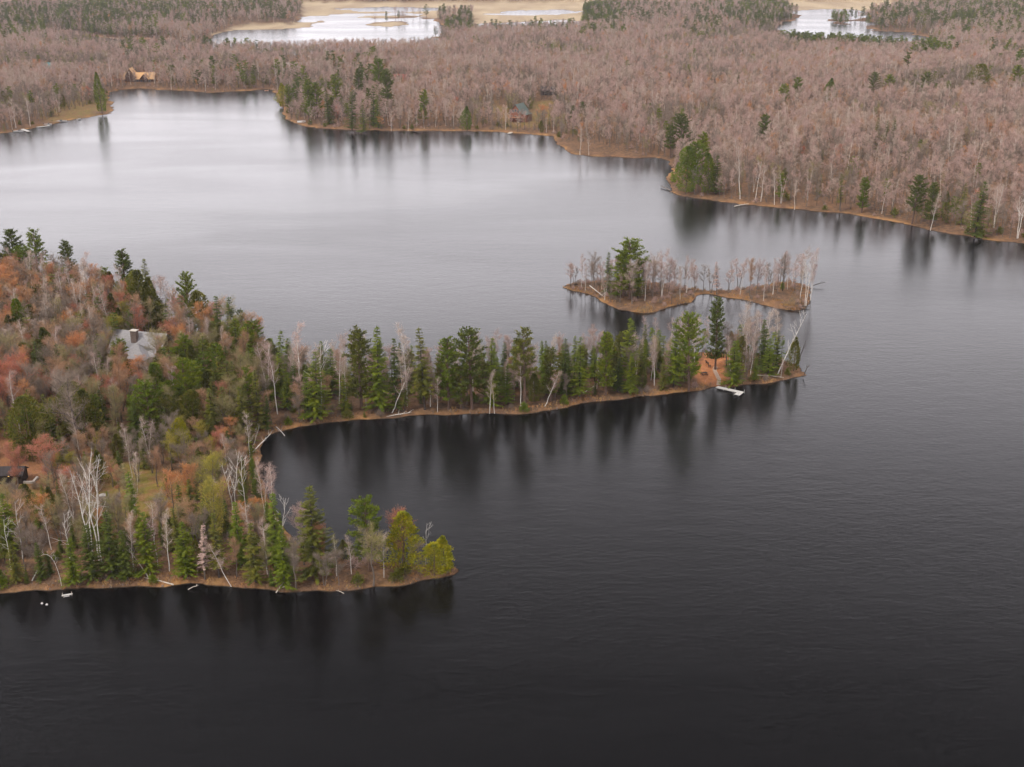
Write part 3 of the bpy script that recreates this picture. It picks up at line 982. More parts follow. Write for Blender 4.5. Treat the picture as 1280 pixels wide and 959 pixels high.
key('cedar', 0, 'gr_light', 204, 452, 522, 'light green rounded tree left of the broad tiered pine')
key('maple', 0, 'bud_yellow', 102, 396, 450, 'yellow-green leafing tree above the salmon maple')
key('cedar', 0, 'gr_light', 32, 372, 440, 'light green tree under the orange edge maples', .9)
key('cedar', 1, 'gr_dark', 64, 408, 472, 'dark green tree upslope of the red maples')
# far shores
farc = [('cedar', 1, 'gr_mid', 128, 89, 142, 'single tall green tree on the far left headland', .72),
        ('spruce', 1, 'gr_dark', 64, 118, 146, 'thin dark spruce above the far left docks'),
        ('cedar', 1, 'gr_yellow', 354, 103, 134, 'yellowish tree at the corner of the far wooded headland'),
        ('pine', 3, 'gr_mid', 362, 104, 140, 'green pine beside the yellowish corner tree'),
        ('pine', 3, 'gr_mid', 386, 97, 150, 'green pine leading the far headland conifers'),
        ('pine', 0, 'gr_mid', 397, 101, 148, 'green pine second among the far headland conifers'),
        ('spruce', 0, 'gr_dark', 412, 110, 156, 'dark spruce low among the far headland conifers'),
        ('pine', 3, 'gr_mid', 423, 90, 142, 'pointed green pine in the far headland conifers'),
        ('spruce', 0, 'gr_dark', 440, 108, 163, 'large dark spruce down to the far headland shore'),
        ('spruce', 2, 'gr_mid', 455, 130, 166, 'small fresh green spruce at the far headland shore'),
        ('pine', 3, 'gr_dark', 448, 83, 132, 'tall dark pine behind the far headland shore spruce'),
        ('pine', 0, 'gr_mid', 475, 71, 126, 'highest pine on the far wooded headland'),
        ('pine', 3, 'gr_dark', 486, 84, 142, 'dark pine close beside the highest headland pine'),
        ('spruce', 1, 'gr_mid', 473, 117, 160, 'bright slim spruce below the highest headland pine'),
        ('spruce', 1, 'gr_dark', 467, 106, 158, 'dark slim spruce below the highest headland pine'),
        ('pine', 3, 'gr_mid', 529, 110, 156, 'lone green pine right of the far headland conifers'),
        ('cedar', 1, 'gr_mid', 584, 132, 164, 'lone dark green tree left of the green-roofed chalet'),
        ('pine', 0, 'gr_dark', 727, 126, 152, 'dark pine right of the far salmon maple'),
        ('pine', 2, 'gr_dark', 716, 131, 154, 'broad dark pine right of the far salmon maple'),
        ('pine', 2, 'gr_dark', 852, 140, 196, 'tallest dark pine over the far promontory'),
        ('pine', 0, 'gr_dark', 838, 154, 198, 'dark pine left edge of the far promontory group'),
        ('pine', 3, 'gr_mid', 876, 162, 226, 'green pine in the middle of the far promontory group'),
        ('cedar', 0, 'gr_light', 857, 182, 243, 'large light green tree at the far promontory water edge'),
        ('pine', 2, 'gr_mid', 867, 175, 240, 'broad green pine inside the far promontory group'),
        ('cedar', 1, 'gr_mid', 885, 190, 243, 'green rounded tree right in the far promontory group'),
        ('spruce', 2, 'gr_dark', 895, 193, 243, 'dark spruce closing the far promontory group on the right'),
        ('pine', 0, 'gr_dark', 955, 141, 186, 'lone dark pine poking out of the bare far forest'),
        ('pine', 3, 'gr_mid', 1077, 219, 266, 'lone green pine on the right far shore'),
        ('larch', 0, 'gr_olive', 1050, 215, 264, 'thin olive larch left of the lone shore pine'),
        ('pine', 0, 'gr_dark', 1140, 216, 280, 'dark pine, left of the pair on the right far shore'),
        ('pine', 3, 'gr_dark', 1162, 225, 283, 'dark pine, right of the pair on the right far shore'),
        ('spruce', 1, 'gr_olive', 1201, 228, 280, 'small olive spruce near the right far shore'),
        ('spruce', 2, 'gr_dark', 1218, 224, 296, 'large dark spruce at the water on the right far shore'),
        ('spruce', 1, 'gr_dark', 1115, 144, 190, 'dark slim spruce amid the right far forest'),
        ('spruce', 1, 'gr_olive', 1093, 146, 190, 'olive slim spruce amid the right far forest'),
        ('spruce', 1, 'gr_olive', 1107, 150, 190, 'short olive spruce between two slim ones in the far forest'),
        ('pine', 2, 'gr_mid', 978, 104, 140, 'low green pine left in the far forest'),
        ('pine', 0, 'gr_mid', 995, 95, 132, 'green pine right behind the low green far pine'),
        ('cedar', 1, 'gr_mid', 1038, 97, 130, 'single round green tree in the far forest'),
        ('pine', 2, 'gr_dark', 1090, 89, 125, 'dark pine left of three in the far forest'),
        ('pine', 2, 'gr_mid', 1110, 92, 125, 'green pine middle of three in the far forest'),
        ('pine', 2, 'gr_dark', 1154, 89, 125, 'dark broad pine right of three in the far forest'),
        ('cedar', 2, 'gr_olive', 1222, 79, 120, 'wide olive tree at the right of the far forest'),
        ('pine', 2, 'gr_mid', 1268, 80, 118, 'green pine at the right photo edge in the far forest'),
        ('pine', 2, 'gr_dark', 1132, 64, 96, 'dark pine just below the far right pond')]
for a in farc:
    key(*a)
farb = [(944, 200, 250, 'deadbirch', 2, 'left of two white birches on the right far shore'), (951, 205, 252, 'birch', 0, 'right of two white birches on the right far shore'),
        (925, 180, 249, 'birch', 1, 'tall pale birch beside the far promontory'), (868, 185, 240, 'deadbirch', 0, 'white stem leaning across the far promontory pines'),
        (968, 210, 256, 'birch', 0, 'pale short birch right of the two white shore birches'), (993, 224, 262, 'birch', 3, 'leaning pale birch at the right far shore'),
        (1038, 204, 240, 'birch', 0, 'white birch behind the olive larch'), (1185, 164, 215, 'birch', 2, 'white birch standing out in the middle of the bare far forest'),
        (992, 153, 190, 'birch', 0, 'pale birch in the forest above the far shore'), (1242, 228, 285, 'birch', 2, 'forked white birch near the right photo edge'),
        (1272, 232, 298, 'deadbirch', 1, 'white birch at the right photo edge'), (1163, 240, 288, 'birch', 1, 'pale birch leaning before the pair of dark shore pines'),
        (489, 138, 164, 'birch', 1, 'pale birch on the far headland shore'), (510, 135, 164, 'birch', 0, 'white birch right on the far headland shore'),
        (632, 132, 162, 'birch', 0, 'white birch left of the green-roofed chalet'), (725, 155, 194, 'birch', 3, 'leaning white birch on the low far shore'),
        (736, 165, 194, 'birch', 0, 'pale birch second on the low far shore'), (20, 122, 160, 'birch', 0, 'white birch above the far left docks'),
        (38, 120, 158, 'birch', 0, 'pale birch right above the far left docks'), (214, 78, 112, 'birch', 0, 'pale birch right of the timber lodge'),
        (257, 92, 114, 'birch', 1, 'leaning pale birch on the far cove shore'), (140, 66, 108, 'birch', 0, 'tall pale birch left of the timber lodge'),
        (345, 70, 108, 'birch', 0, 'pale trunk before the long grey-roofed house'), (354, 74, 110, 'birch', 1, 'second pale trunk before the long grey-roofed house')]
for bx, bt, bb, kd, v, lb in farb:
    key(kd, v, 'tw_tan', bx, bt, bb, lb)
key('maple', 0, 'bud_orange', 678, 128, 158, 'salmon maple right of the green-roofed chalet', 1.2)
key('maple', 1, 'bud_red', 722, 127, 146, 'small red maple above the far dark pine')
key('bare', 1, 'tw_pink', 1200, 204, 262, 'pink round leafless tree above the small olive shore spruce')

# ------------------------------------------------------------------ scattered trees
SC = []      # (kind, v, crown, x, y, z, h, zone)
occ_grid = {}


def occ_add(x, y, r):
    occ_grid.setdefault((int(x // 6), int(y // 6)), []).append((x, y, r))


def occ_hit(x, y, r):
    i, j = int(x // 6), int(y // 6)
    for a in (i - 1, i, i + 1):
        for b in (j - 1, j, j + 1):
            for (u, v, q) in occ_grid.get((a, b), ()):
                if (u - x) ** 2 + (v - y) ** 2 < (r + q) ** 2 * .42:
                    return True
    return False


for x, y, r_ in occupied:
    occ_add(x, y, r_)
HOUSES = [(180, 452, 17), (649, 150, 7), (175, 104, 13), (366, 88, 9), (498, 104, 7), (686, 118, 4), (60, 90, 6), (16, 602, 6.5), (880, 466, 3.5), (895, 448, 3)]
for hx, hy, hr in HOUSES:
    x, y, z = ground(hx, hy)
    for k in range(int(hr)):
        for a in range(8):
            occ_add(x + k * math.cos(a * .785), y + k * math.sin(a * .785), 2.5)
    # an open sight line of a few metres on the lake side
    for k in range(int(hr * 1.2)):
        d = math.hypot(x, y)
        occ_add(x - x / d * (hr * .6 + k), y - y / d * (hr * .6 + k), 4)


def pick(r, table):
    t = r.random() * sum(w for w, *_ in table)
    for w, *rest in table:
        t -= w
        if t <= 0: return rest
    return table[-1][1:]


def scatter(zone, poly, step, table, hr, holes=(), min_sd=1.5, seed=1, jit=.45, clump=None, alt=None, thin=None, cut=None):
    P = W(poly)
    r = random.Random(seed)
    x0, y0 = P.min(axis=0); x1, y1 = P.max(axis=0)
    gx = np.arange(x0, x1, step); gy = np.arange(y0, y1, step)
    X, Y = np.meshgrid(gx, gy)
    rs = np.random.RandomState(seed)
    X = X + rs.uniform(-jit, jit, X.shape) * step
    Y = Y + rs.uniform(-jit, jit, Y.shape) * step
    X, Y = X.ravel(), Y.ravel()
    # only what the lens could see, with a margin for a side step
    vis = np.abs(X) < (Y * .47 + 40)
    X, Y = X[vis], Y[vis]
    m = sdist(P, X, Y) > 0
    X, Y = X[m], Y[m]
    s = land_sd(X, Y)
    m = s > min_sd
    for hk in holes:
        m &= sdist(PW[hk], X, Y) < 0
    X, Y = X[m], Y[m]
    Z = height(X, Y)
    cn = (.62 * vnoise(X, Y, 62, seed + 20) + .38 * vnoise(X, Y, 19, seed + 21)) if clump else np.zeros(len(X))
    for x, y, z, c in zip(X, Y, Z, cn):
        if cut:
            px, py = proj(x, y, z)
            if cut(px, py, r): continue
        tb = table if not clump else (clump if c > .62 else table)
        if alt and c < .40: tb = alt
        if thin is not None and float(thin(x, y)) > r.random(): continue
        kind, crown, hk = pick(r, tb)
        if occ_hit(x, y, 1.6): continue
        occ_add(x, y, 1.2)
        nv = min(4, len(GEN[kind])) if kind != 'bush' else 1
        v = r.randrange(nv)
        if kind == 'bush' and crown.startswith('tw'): v = 1
        h = r.uniform(*hr) * hk
        SC.append((kind, v, crown, float(x), float(y), float(z), h, zone))


# spit
SPIT = [(322, 440), (420, 462), (620, 462), (880, 436), (1010, 450), (1008, 480), (900, 492), (690, 520), (330, 552)]
scatter('spit', SPIT, 3.5, [(3.0, 'spruce', 'gr_mid', .95), (1.8, 'spruce', 'gr_dark', .9), (2, 'pine', 'gr_olive', .95), (1.8, 'spruce', 'gr_olive', .8), (2.2, 'bare', 'tw_grey', .85), (1.6, 'bare', 'tw_rust', .8), (1.2, 'bare', 'tw_olive', .9),
                            (1.2, 'bare', 'tw_pink', .9), (2.0, 'birch', 'tw_birch', 1.1), (1.2, 'birch', 'tw_tan', 1.1), (1.2, 'cedar', 'gr_olive', .6), (.5, 'maple', 'bud_orange', .7)],
        (8.5, 14), holes=('d1',), min_sd=1.7, seed=3)
scatter('spitlow', SPIT, 3.2, [(2, 'bush', 'gr_mid', 1), (2, 'bush', 'tw_grey', 1), (1, 'bush', 'gr_olive', 1), (1, 'bush', 'tw_pink', .9), (1.5, 'spruce', 'gr_dark', 1.6)], (1.3, 3.0), holes=('d1',), min_sd=.9, seed=4)
# hillside
RG = [(-20, 346), (100, 366), (200, 394), (330, 436), (330, 452), (200, 414), (100, 386), (-20, 366)]
scatter('hill', RG, 4.4, [(2, 'pine', 'gr_mid', 1), (1.4, 'pine', 'gr_dark', 1), (2, 'spruce', 'gr_olive', .9), (2.6, 'birch', 'tw_pink', 1.1), (2.2, 'bare', 'tw_grey', 1), (1.2, 'cedar', 'gr_olive', .8), (1, 'maple', 'bud_red', .9)], (12.5, 17.5), min_sd=2, seed=51)
HZ = [(-300, 330), (0, 350), (330, 438), (330, 560), (150, 572), (-300, 572)]
scatter('hill', HZ, 3.6, [(2.2, 'bare', 'tw_grey', .95), (2.4, 'bare', 'tw_rust', .95), (1.8, 'bare', 'tw_olive', .9), (1.0, 'birch', 'tw_birch', 1.02), (.8, 'birch', 'tw_tan', 1), (.9, 'maple', 'bud_red', .85),
                          (1.3, 'maple', 'bud_orange', .85), (1.0, 'spruce', 'gr_olive', .85), (.8, 'spruce', 'gr_dark', .8), (1.0, 'cedar', 'gr_olive', .75), (.5, 'cedar', 'gr_light', .6), (.6, 'maple', 'bud_yellow', .75)],
        (12.5, 18), min_sd=2.5, seed=5,
        clump=[(2, 'spruce', 'gr_dark', .85), (2, 'cedar', 'gr_olive', .8), (2, 'pine', 'gr_mid', .95), (2, 'bare', 'tw_olive', .9), (1.5, 'spruce', 'gr_olive', .9), (1, 'bare', 'tw_rust', .9)],
        alt=[(2.2, 'bare', 'tw_rust', .95), (1.0, 'maple', 'bud_orange', .85), (.5, 'maple', 'bud_red', .85), (3, 'bare', 'tw_grey', .95), (1.2, 'birch', 'tw_tan', 1), (1, 'bare', 'tw_olive', 1), (.9, 'cedar', 'gr_olive', .75), (.8, 'spruce', 'gr_olive', .85), (.5, 'cedar', 'gr_light', .6)])
# foreground strip
FZ = [(-300, 572), (150, 572), (330, 560), (352, 655), (380, 690), (360, 745), (-300, 755)]
LW = lambda x, y: .62 if (sdist(PW['lawn'], np.array([x]), np.array([y]))[0] > 0 or sdist(PW['lawn2'], np.array([x]), np.array([y]))[0] > 0) else (.45 if sdist(PW['d2'], np.array([x]), np.array([y]))[0] > 0 else 0)
scatter('front', FZ, 3.3, [(1.6, 'spruce', 'gr_mid', .62), (1.4, 'spruce', 'gr_dark', .66), (1.8, 'spruce', 'gr_olive', .75), (1.0, 'cedar', 'gr_olive', .6), (2.4, 'bare', 'tw_grey', .85), (2.0, 'bare', 'tw_olive', .85),
                           (1.6, 'bare', 'tw_rust', .85), (1.0, 'birch', 'tw_tan', .95), (.5, 'birch', 'tw_pink', .95), (.7, 'maple', 'bud_orange', .7), (.35, 'maple', 'bud_red', .7), (.8, 'maple', 'bud_yellow', .75)],
        (9, 13.5), min_sd=2.2, seed=6, thin=LW)
scatter('frontlow', FZ, 2.4, [(2, 'bush', 'gr_mid', 1), (1, 'bush', 'tw_grey', 1), (1.5, 'spruce', 'gr_dark', 1.5), (1, 'spruce', 'gr_mid', 1.4), (1, 'bush', 'gr_olive', 1)], (1.6, 3.2), holes=('lawn', 'd2'), min_sd=.9, seed=8,
        cut=lambda px, py, r: py < 660 and r.random() < .5)
PT = [(360, 690), (400, 692), (575, 700), (575, 725), (450, 742), (360, 745)]
scatter('point', PT, 1.9, [(2.4, 'bare', 'tw_grey', .8), (1, 'bare', 'tw_olive', .8), (.8, 'bare', 'tw_rust', .7), (.6, 'birch', 'tw_tan', .8), (1.2, 'bush', 'gr_mid', .25), (2, 'bush', 'tw_pink', .34), (2, 'bush', 'tw_grey', .34), (1.2, 'bush', 'gr_olive', .3), (.5, 'cedar', 'gr_olive', .5)], (7, 11), min_sd=1.0, seed=9,
        cut=lambda px, py, r: px > 490 and r.random() < .5)
# island undergrowth and thin trees
IS = [(700, 350), (1020, 345), (1020, 392), (700, 396)]
scatter('isle', IS, 1.85, [(1.8, 'bare', 'tw_pink', 1), (1.2, 'birch', 'tw_birch', 1), (1.2, 'bare', 'tw_grey', .9), (3.4, 'bush', 'tw_pink', .2), (3, 'bush', 'tw_grey', .17)], (8.5, 12.5), min_sd=.6, seed=10,
        cut=lambda px, py, r: (962 < px < 996 and py > 366) or (px > 870 and r.random() < .25) or (740 < px < 830 and py > 380))


# far forest
def far_cut(px, py, r):
    return False


FF = [(-500, 200), (0, 172), (160, 118), (345, 120), (360, 168), (700, 176), (836, 205), (845, 250), (1280, 312), (1700, 400), (1700, 118), (1280, 88), (-500, 88)]
TF = [(4.5, 'bare', 'tw_pink', 1), (1.8, 'bare', 'tw_grey', 1), (1.6, 'bare', 'tw_tan', .95), (.5, 'birch', 'tw_tan', 1.05), (.7, 'bare', 'tw_rust', .9), (.12, 'maple', 'bud_red', .85), (.12, 'maple', 'bud_orange', .85),
      (.16, 'spruce', 'gr_olive', .7)]
TF_GREY = [(4, 'bare', 'tw_grey', .9), (1.0, 'bare', 'tw_olive', .9), (.8, 'bare', 'tw_pink', .9), (.4, 'birch', 'tw_birch', 1), (.45, 'spruce', 'gr_olive', .7), (.25, 'pine', 'gr_mid', .85), (.25, 'cedar', 'gr_olive', .6)]
TF_TAN = [(3, 'bare', 'tw_tan', 1.05), (.8, 'birch', 'tw_tan', 1.1), (2.6, 'bare', 'tw_pink', 1.05), (1.4, 'bare', 'tw_rust', .95), (.25, 'maple', 'bud_orange', .85)]
scatter('far', FF, 4.9, TF, (9.5, 16), holes=('y1',), min_sd=3.0, seed=11, clump=TF_GREY, alt=TF_TAN)
scatter('farlow', FF, 7.5, [(2, 'bush', 'tw_pink', 1), (1, 'bush', 'gr_olive', 1), (2, 'bush', 'tw_grey', 1), (.7, 'spruce', 'gr_mid', 1.6)], (2, 3.6), min_sd=2.0, seed=12,
        cut=lambda px, py, r: False, holes=())
SC = [t for t in SC if not (t[7] == 'farlow' and float(land_sd(np.array([t[3]]), np.array([t[4]]))[0]) > 22)]
# conifer stands of the far forest and the marsh edge, then the bare wood between and beyond
ST = [[(974, 62), (978, 48), (1060, 50), (1130, 60), (1132, 80), (1070, 72), (1000, 70)], [(1138, 88), (1140, 66), (1190, 66), (1195, 92)], [(905, 40), (908, 10), (985, 12), (990, 30), (960, 44)],
      [(1082, 36), (1088, 22), (1165, 24), (1170, 38), (1130, 38)], [(1165, 60), (1165, 6), (1290, 6), (1290, 60)], [(523, 48), (527, 31), (587, 31), (592, 48)], [(590, 52), (595, 41), (716, 40), (722, 52)],
      [(725, 62), (730, 12), (775, 12), (782, 62)], [(-20, 70), (-20, 16), (60, 20), (64, 70)], [(72, 42), (72, 20), (102, 20), (102, 44)], [(105, 47), (105, 18), (236, 18), (240, 48), (160, 49)],
      [(236, 36), (236, 12), (378, 8), (378, 22), (300, 30)], [(150, 88), (155, 68), (212, 70), (216, 88)], [(240, 76), (242, 66), (330, 66), (330, 76)], [(850, 60), (850, 40), (900, 38), (905, 60)],
      [(340, 108), (345, 92), (480, 90), (500, 135), (480, 158), (370, 150)], [(215, 112), (215, 100), (320, 100), (325, 113)], [(1240, 115), (1215, 70), (1300, 70), (1300, 110)]]
dens = [4.6, 5.6, 7, 9, 9, 7, 14, 8, 9, 8, 7, 14, 9, 9, 10, 8.0, 9, 12]
TC = [(3, 'pine', 'gr_dark', 1), (2.6, 'pine', 'gr_mid', 1), (1.4, 'spruce', 'gr_dark', .9), (1.2, 'spruce', 'gr_olive', .85), (.9, 'cedar', 'gr_olive', .8), (1.0, 'bare', 'tw_grey', .9), (.8, 'birch', 'tw_tan', .9)]
SOFT = lambda x, y: 0 if float(vnoise(np.array([x]), np.array([y]), 45, 33)[0] * .6 + vnoise(np.array([x]), np.array([y]), 17, 34)[0] * .4) > .40 else .85
for i, (p, st) in enumerate(zip(ST, dens)):
    scatter('stand', p, st, TC, (11, 18) if i == 5 else (9, 19), min_sd=3, seed=30 + i, thin=SOFT)
scatter('islet', ISLET_M, 7, [(2, 'pine', 'gr_mid', 1), (1, 'bare', 'tw_pink', .9)], (12, 17), min_sd=3, seed=60)
FF2 = [(-500, 88), (1700, 118), (2600, 60), (2600, 18), (1700, 6), (-1200, 6), (-1500, 60)]
HM = ('mt', 'mu', 'mt2', 'mr', 'ms', 'mb', 'ia', 'ib', 'ic', 'im', 'y4')
scatter('farther', [(-500, 90), (1700, 120), (1700, 44), (-500, 40)], 6.0, TF, (9.5, 17), holes=HM, min_sd=4, seed=13, clump=TF_GREY, alt=TF_TAN)
scatter('farthest', [(-400, 41), (1700, 45), (1700, -6), (-400, -6)], 9.0, TF + [(1.4, 'pine', 'gr_dark', 1.1), (.8, 'spruce', 'gr_dark', 1)], (13, 18), holes=HM, min_sd=6, seed=14)
scatter('horizon', [(-700, -4), (2000, -4), (1900, -40), (-600, -40)], 24.0, [(3, 'bare', 'tw_pink', 1.5), (2, 'bare', 'tw_grey', 1.5), (2.0, 'pine', 'gr_dark', 1.35)], (14, 18), min_sd=6, seed=15)

# ------------------------------------------------------------------ labels for scattered trees, by what they stand near
ANCH = {
    'spit': [(345, 500, 'at the root of the wooded spit'), (420, 500, 'near the bright spruce on the spit'), (475, 500, 'around the pointed spruce on the spit'), (531, 500, 'around the olive spruce on the spit'),
             (590, 500, 'around the tiered pine on the spit'), (650, 495, 'around the round-topped pine on the spit'), (710, 485, 'at the grassy bend of the spit'), (770, 478, 'around the leaning log on the spit'),
             (830, 470, 'by the twin birches on the spit'), (875, 460, 'beside the orange clearing'), (925, 460, 'right of the orange clearing'), (975, 460, 'near the tip of the spit')],
    'hill': [(20, 345, 'on the back ridge at the photo edge'), (100, 365, 'on the back ridge left of the house'), (190, 395, 'on the lake side behind the house'), (260, 430, 'on the lake side right of the house'),
             (310, 460, 'where hillside and spit meet'), (10, 420, 'under the orange edge maples'), (70, 420, 'among upper hillside birches'), (130, 430, 'at the house left end'), (230, 460, 'at the house right end'),
             (20, 500, 'around the wide red maple'), (95, 510, 'around the spreading oak'), (160, 510, 'downhill of the house'), (235, 530, 'around the broad tiered pine'), (300, 540, 'at the head of the cove'),
             (50, 560, 'just above the reddish clearing'), (150, 560, 'just above the lawn')],
    'front': [(20, 690, 'behind the shore at the photo edge'), (75, 700, 'near the hooked birch'), (120, 690, 'around the tallest dead birch'), (180, 700, 'by the fallen shore birch'), (225, 700, 'by the small reddish larch'),
              (290, 700, 'near the leaning shore birch'), (340, 710, 'where the near point begins'), (300, 640, 'below the forked dead birch'), (250, 620, 'around the orange-budded maple'), (190, 590, 'between lawn and hillside'),
              (250, 580, 'below the round yellow cedar'), (320, 590, 'along the cove'), (20, 630, 'at the edge of the reddish clearing')],
    'point': [(400, 715, 'by the tall olive spruce on the near point'), (460, 720, 'by the pine on the near point'), (480, 715, 'by the rounded cedar on the near point')],
    'isle': [(730, 360, 'at the western end of the island'), (780, 370, 'around the big island pine'), (840, 370, 'in the island row right of the pine'), (890, 366, 'on the island neck'), (940, 372, 'on the island eastern lobe'),
             (1000, 372, 'at the island eastern end')],
    'far': [(30, 140, 'behind the far left docks'), (110, 130, 'around the lone far left pine'), (175, 100, 'around the timber lodge'), (280, 105, 'on the far cove shore'), (370, 95, 'around the long grey-roofed house'),
            (430, 140, 'among the far headland conifers'), (500, 130, 'below the red-roofed cabin'), (560, 150, 'on the shore left of the chalet'), (650, 140, 'around the green-roofed chalet'), (690, 120, 'around the dark far hut'),
            (750, 180, 'on the low far shore'), (820, 185, 'behind the low far shore'), (870, 225, 'in the far promontory group'), (940, 240, 'by the two white birches on the far shore'), (1000, 250, 'by the leaning pale birch on the far shore'),
            (1070, 255, 'around the lone shore pine'), (1150, 270, 'around the pair of dark shore pines'), (1220, 285, 'around the large dark shore spruce'), (1270, 295, 'on the far shore at the right photo edge'),
            (950, 180, 'around the lone dark forest pine'), (1100, 190, 'around the slim forest spruces'), (1200, 200, 'around the forest white birch'), (1040, 60, 'in the stand before the right pond'), (1165, 80, 'in the stand right of the pond'),
            (945, 30, 'in the dark stand left of the right pond'), (1125, 30, 'on the bank right of the pond'), (1230, 30, 'in the far stand at the upper right'), (555, 45, 'in the stand before the golden marsh'),
            (750, 40, 'in the stand right of the golden marsh'), (30, 40, 'in the far stand at the upper left'), (170, 35, 'in the dark stand over the left marsh'), (310, 20, 'at the marsh left bank'),
            (650, 38, 'in the thin strip before the golden marsh'), (1048, 29, 'on the pond islet'), (185, 78, 'before the left marsh'), (285, 70, 'on the rim of the left marsh'), (300, 140, 'beside the far headland')],
}
ANW = {k: [(*unproj(a, b, 1), c) for a, b, c in v] for k, v in ANCH.items()}
ZMAP = {'spit': 'spit', 'spitlow': 'spit', 'hill': 'hill', 'front': 'front', 'frontlow': 'front', 'point': 'point', 'isle': 'isle'}
COLW = {'tw_grey': 'grey-brown', 'tw_pink': 'pinkish', 'tw_tan': 'tan', 'tw_birch': 'purplish', 'tw_olive': 'olive', 'tw_rust': 'rust-brown', 'bud_red': 'red-budded', 'bud_orange': 'orange-budded', 'bud_yellow': 'yellow-green',
        'gr_dark': 'dark green', 'gr_mid': 'green', 'gr_light': 'light green', 'gr_olive': 'olive green', 'gr_yellow': 'yellow-green'}
WORD = {'bare': 'leafless tree', 'maple': 'leafing maple', 'birch': 'bare birch', 'deadbirch': 'dead birch', 'spruce': 'spruce', 'pine': 'pine', 'cedar': 'bushy evergreen', 'larch': 'larch', 'bush': 'shrub', 'oak': 'oak'}


def auto_label(kind, crown, x, y, h, zone):
    an = ANW[ZMAP.get(zone, 'far')]
    ph = min(an, key=lambda a: (a[0] - x) ** 2 + (a[1] - y) ** 2)[2]
    if kind == 'bush': size = 'low'
    else: size = 'small' if h < 7 else 'middling' if h < 12 else 'tall'
    lb = f"{size} {COLW[crown]} {WORD[kind]} {ph}"
    return lb, lb.replace('tree ', 'trees ', 1) if False else f"{size} {COLW[crown]} {WORD[kind]} group {ph}"


# ------------------------------------------------------------------ build individuals and the stuff beyond them
CAP = 268
by = {}
cnt = {}
for k in KEY:
    put_tree(k[0], k[1], k[2], k[3], k[4], k[5], k[6], R.uniform(0, 6.28) if k[0] not in ('hook', 'deadbirch') and not (k[0] == 'birch' and k[8] > 1.2) else R.uniform(-.5, .5), k[7], None, k[8], True)
    cnt[NAMES[k[0]][0]] = cnt.get(NAMES[k[0]][0], 0) + 1
SC.sort(key=lambda t: t[3] ** 2 + t[4] ** 2)
rest = {}
for t in SC:
    kind, v, crown, x, y, z, h, zone = t
    px, py = proj(x, y, z + h * .6)
    nm = NAMES[kind][0]
    inside = -8 < px < 1288 and -8 < py < 970
    rz = R.uniform(0, 6.28)
    D_ = math.hypot(x, y)
    if inside and D_ < 1300 and (cnt.get(nm, 0) < CAP or (D_ > NEAR and (kind, v, crown) not in SRC)):
        cnt[nm] = cnt.get(nm, 0) + 1
        lb, gp = auto_label(kind, crown, x, y, h, zone)
        put_tree(kind, v, crown, x, y, z, h, rz, lb, gp, R.uniform(.88, 1.15))
    else:
        rest.setdefault(kind, []).append((x, y, z, h, rz, v, crown))

STUFFN = {'bare': 'bare_forest', 'maple': 'maple_woods', 'birch': 'birch_woods', 'spruce': 'spruce_woods', 'pine': 'pine_woods', 'cedar': 'evergreen_woods', 'bush': 'undergrowth', 'larch': 'larch_woods'}


def instancer(name, pts, sources):
    me = bpy.data.meshes.new(name)
    me.from_pydata([(p[0], p[1], p[2] - .08) for p in pts], [], [])
    for an, vals, ty in (('sc', [p[3] / 10 for p in pts], 'FLOAT'), ('rz', [p[4] for p in pts], 'FLOAT'), ('vi', [R.randrange(len(sources)) for p in pts], 'INT')):
        a = me.attributes.new(an, ty, 'POINT')
        a.data.foreach_set('value', vals)
    o = link(name, me)
    ng = bpy.data.node_groups.new(name, 'GeometryNodeTree')
    ng.interface.new_socket('Geometry', in_out='INPUT', socket_type='NodeSocketGeometry')
    ng.interface.new_socket('Geometry', in_out='OUTPUT', socket_type='NodeSocketGeometry')
    gi = ng.nodes.new('NodeGroupInput'); go = ng.nodes.new('NodeGroupOutput')
    iop = ng.nodes.new('GeometryNodeInstanceOnPoints')
    jn = ng.nodes.new('GeometryNodeJoinGeometry')
    for s in sources:
        oi = ng.nodes.new('GeometryNodeObjectInfo')
        oi.transform_space = 'ORIGINAL'
        oi.inputs['Object'].default_value = s
        oi.inputs['As Instance'].default_value = True
        ng.links.new(oi.outputs['Geometry'], jn.inputs[0])
    ng.links.new(gi.outputs[0], iop.inputs['Points'])
    ng.links.new(jn.outputs[0], iop.inputs['Instance'])
    iop.inputs['Pick Instance'].default_value = True

    def attr(an, ty):
        n = ng.nodes.new('GeometryNodeInputNamedAttribute'); n.data_type = ty; n.inputs[0].default_value = an
        return n.outputs[0]
    ng.links.new(attr('vi', 'INT'), iop.inputs['Instance Index'])
    cb = ng.nodes.new('ShaderNodeCombineXYZ'); ng.links.new(attr('rz', 'FLOAT'), cb.inputs[2])
    er = ng.nodes.new('FunctionNodeEulerToRotation'); ng.links.new(cb.outputs[0], er.inputs[0])
    ng.links.new(er.outputs[0], iop.inputs['Rotation'])
    cs = ng.nodes.new('ShaderNodeCombineXYZ')
    for i in range(3): ng.links.new(attr('sc', 'FLOAT'), cs.inputs[i])
    ng.links.new(cs.outputs[0], iop.inputs['Scale'])
    ng.links.new(iop.outputs[0], go.inputs[0])
    md = o.modifiers.new('trees', 'NODES'); md.node_group = ng
    return o


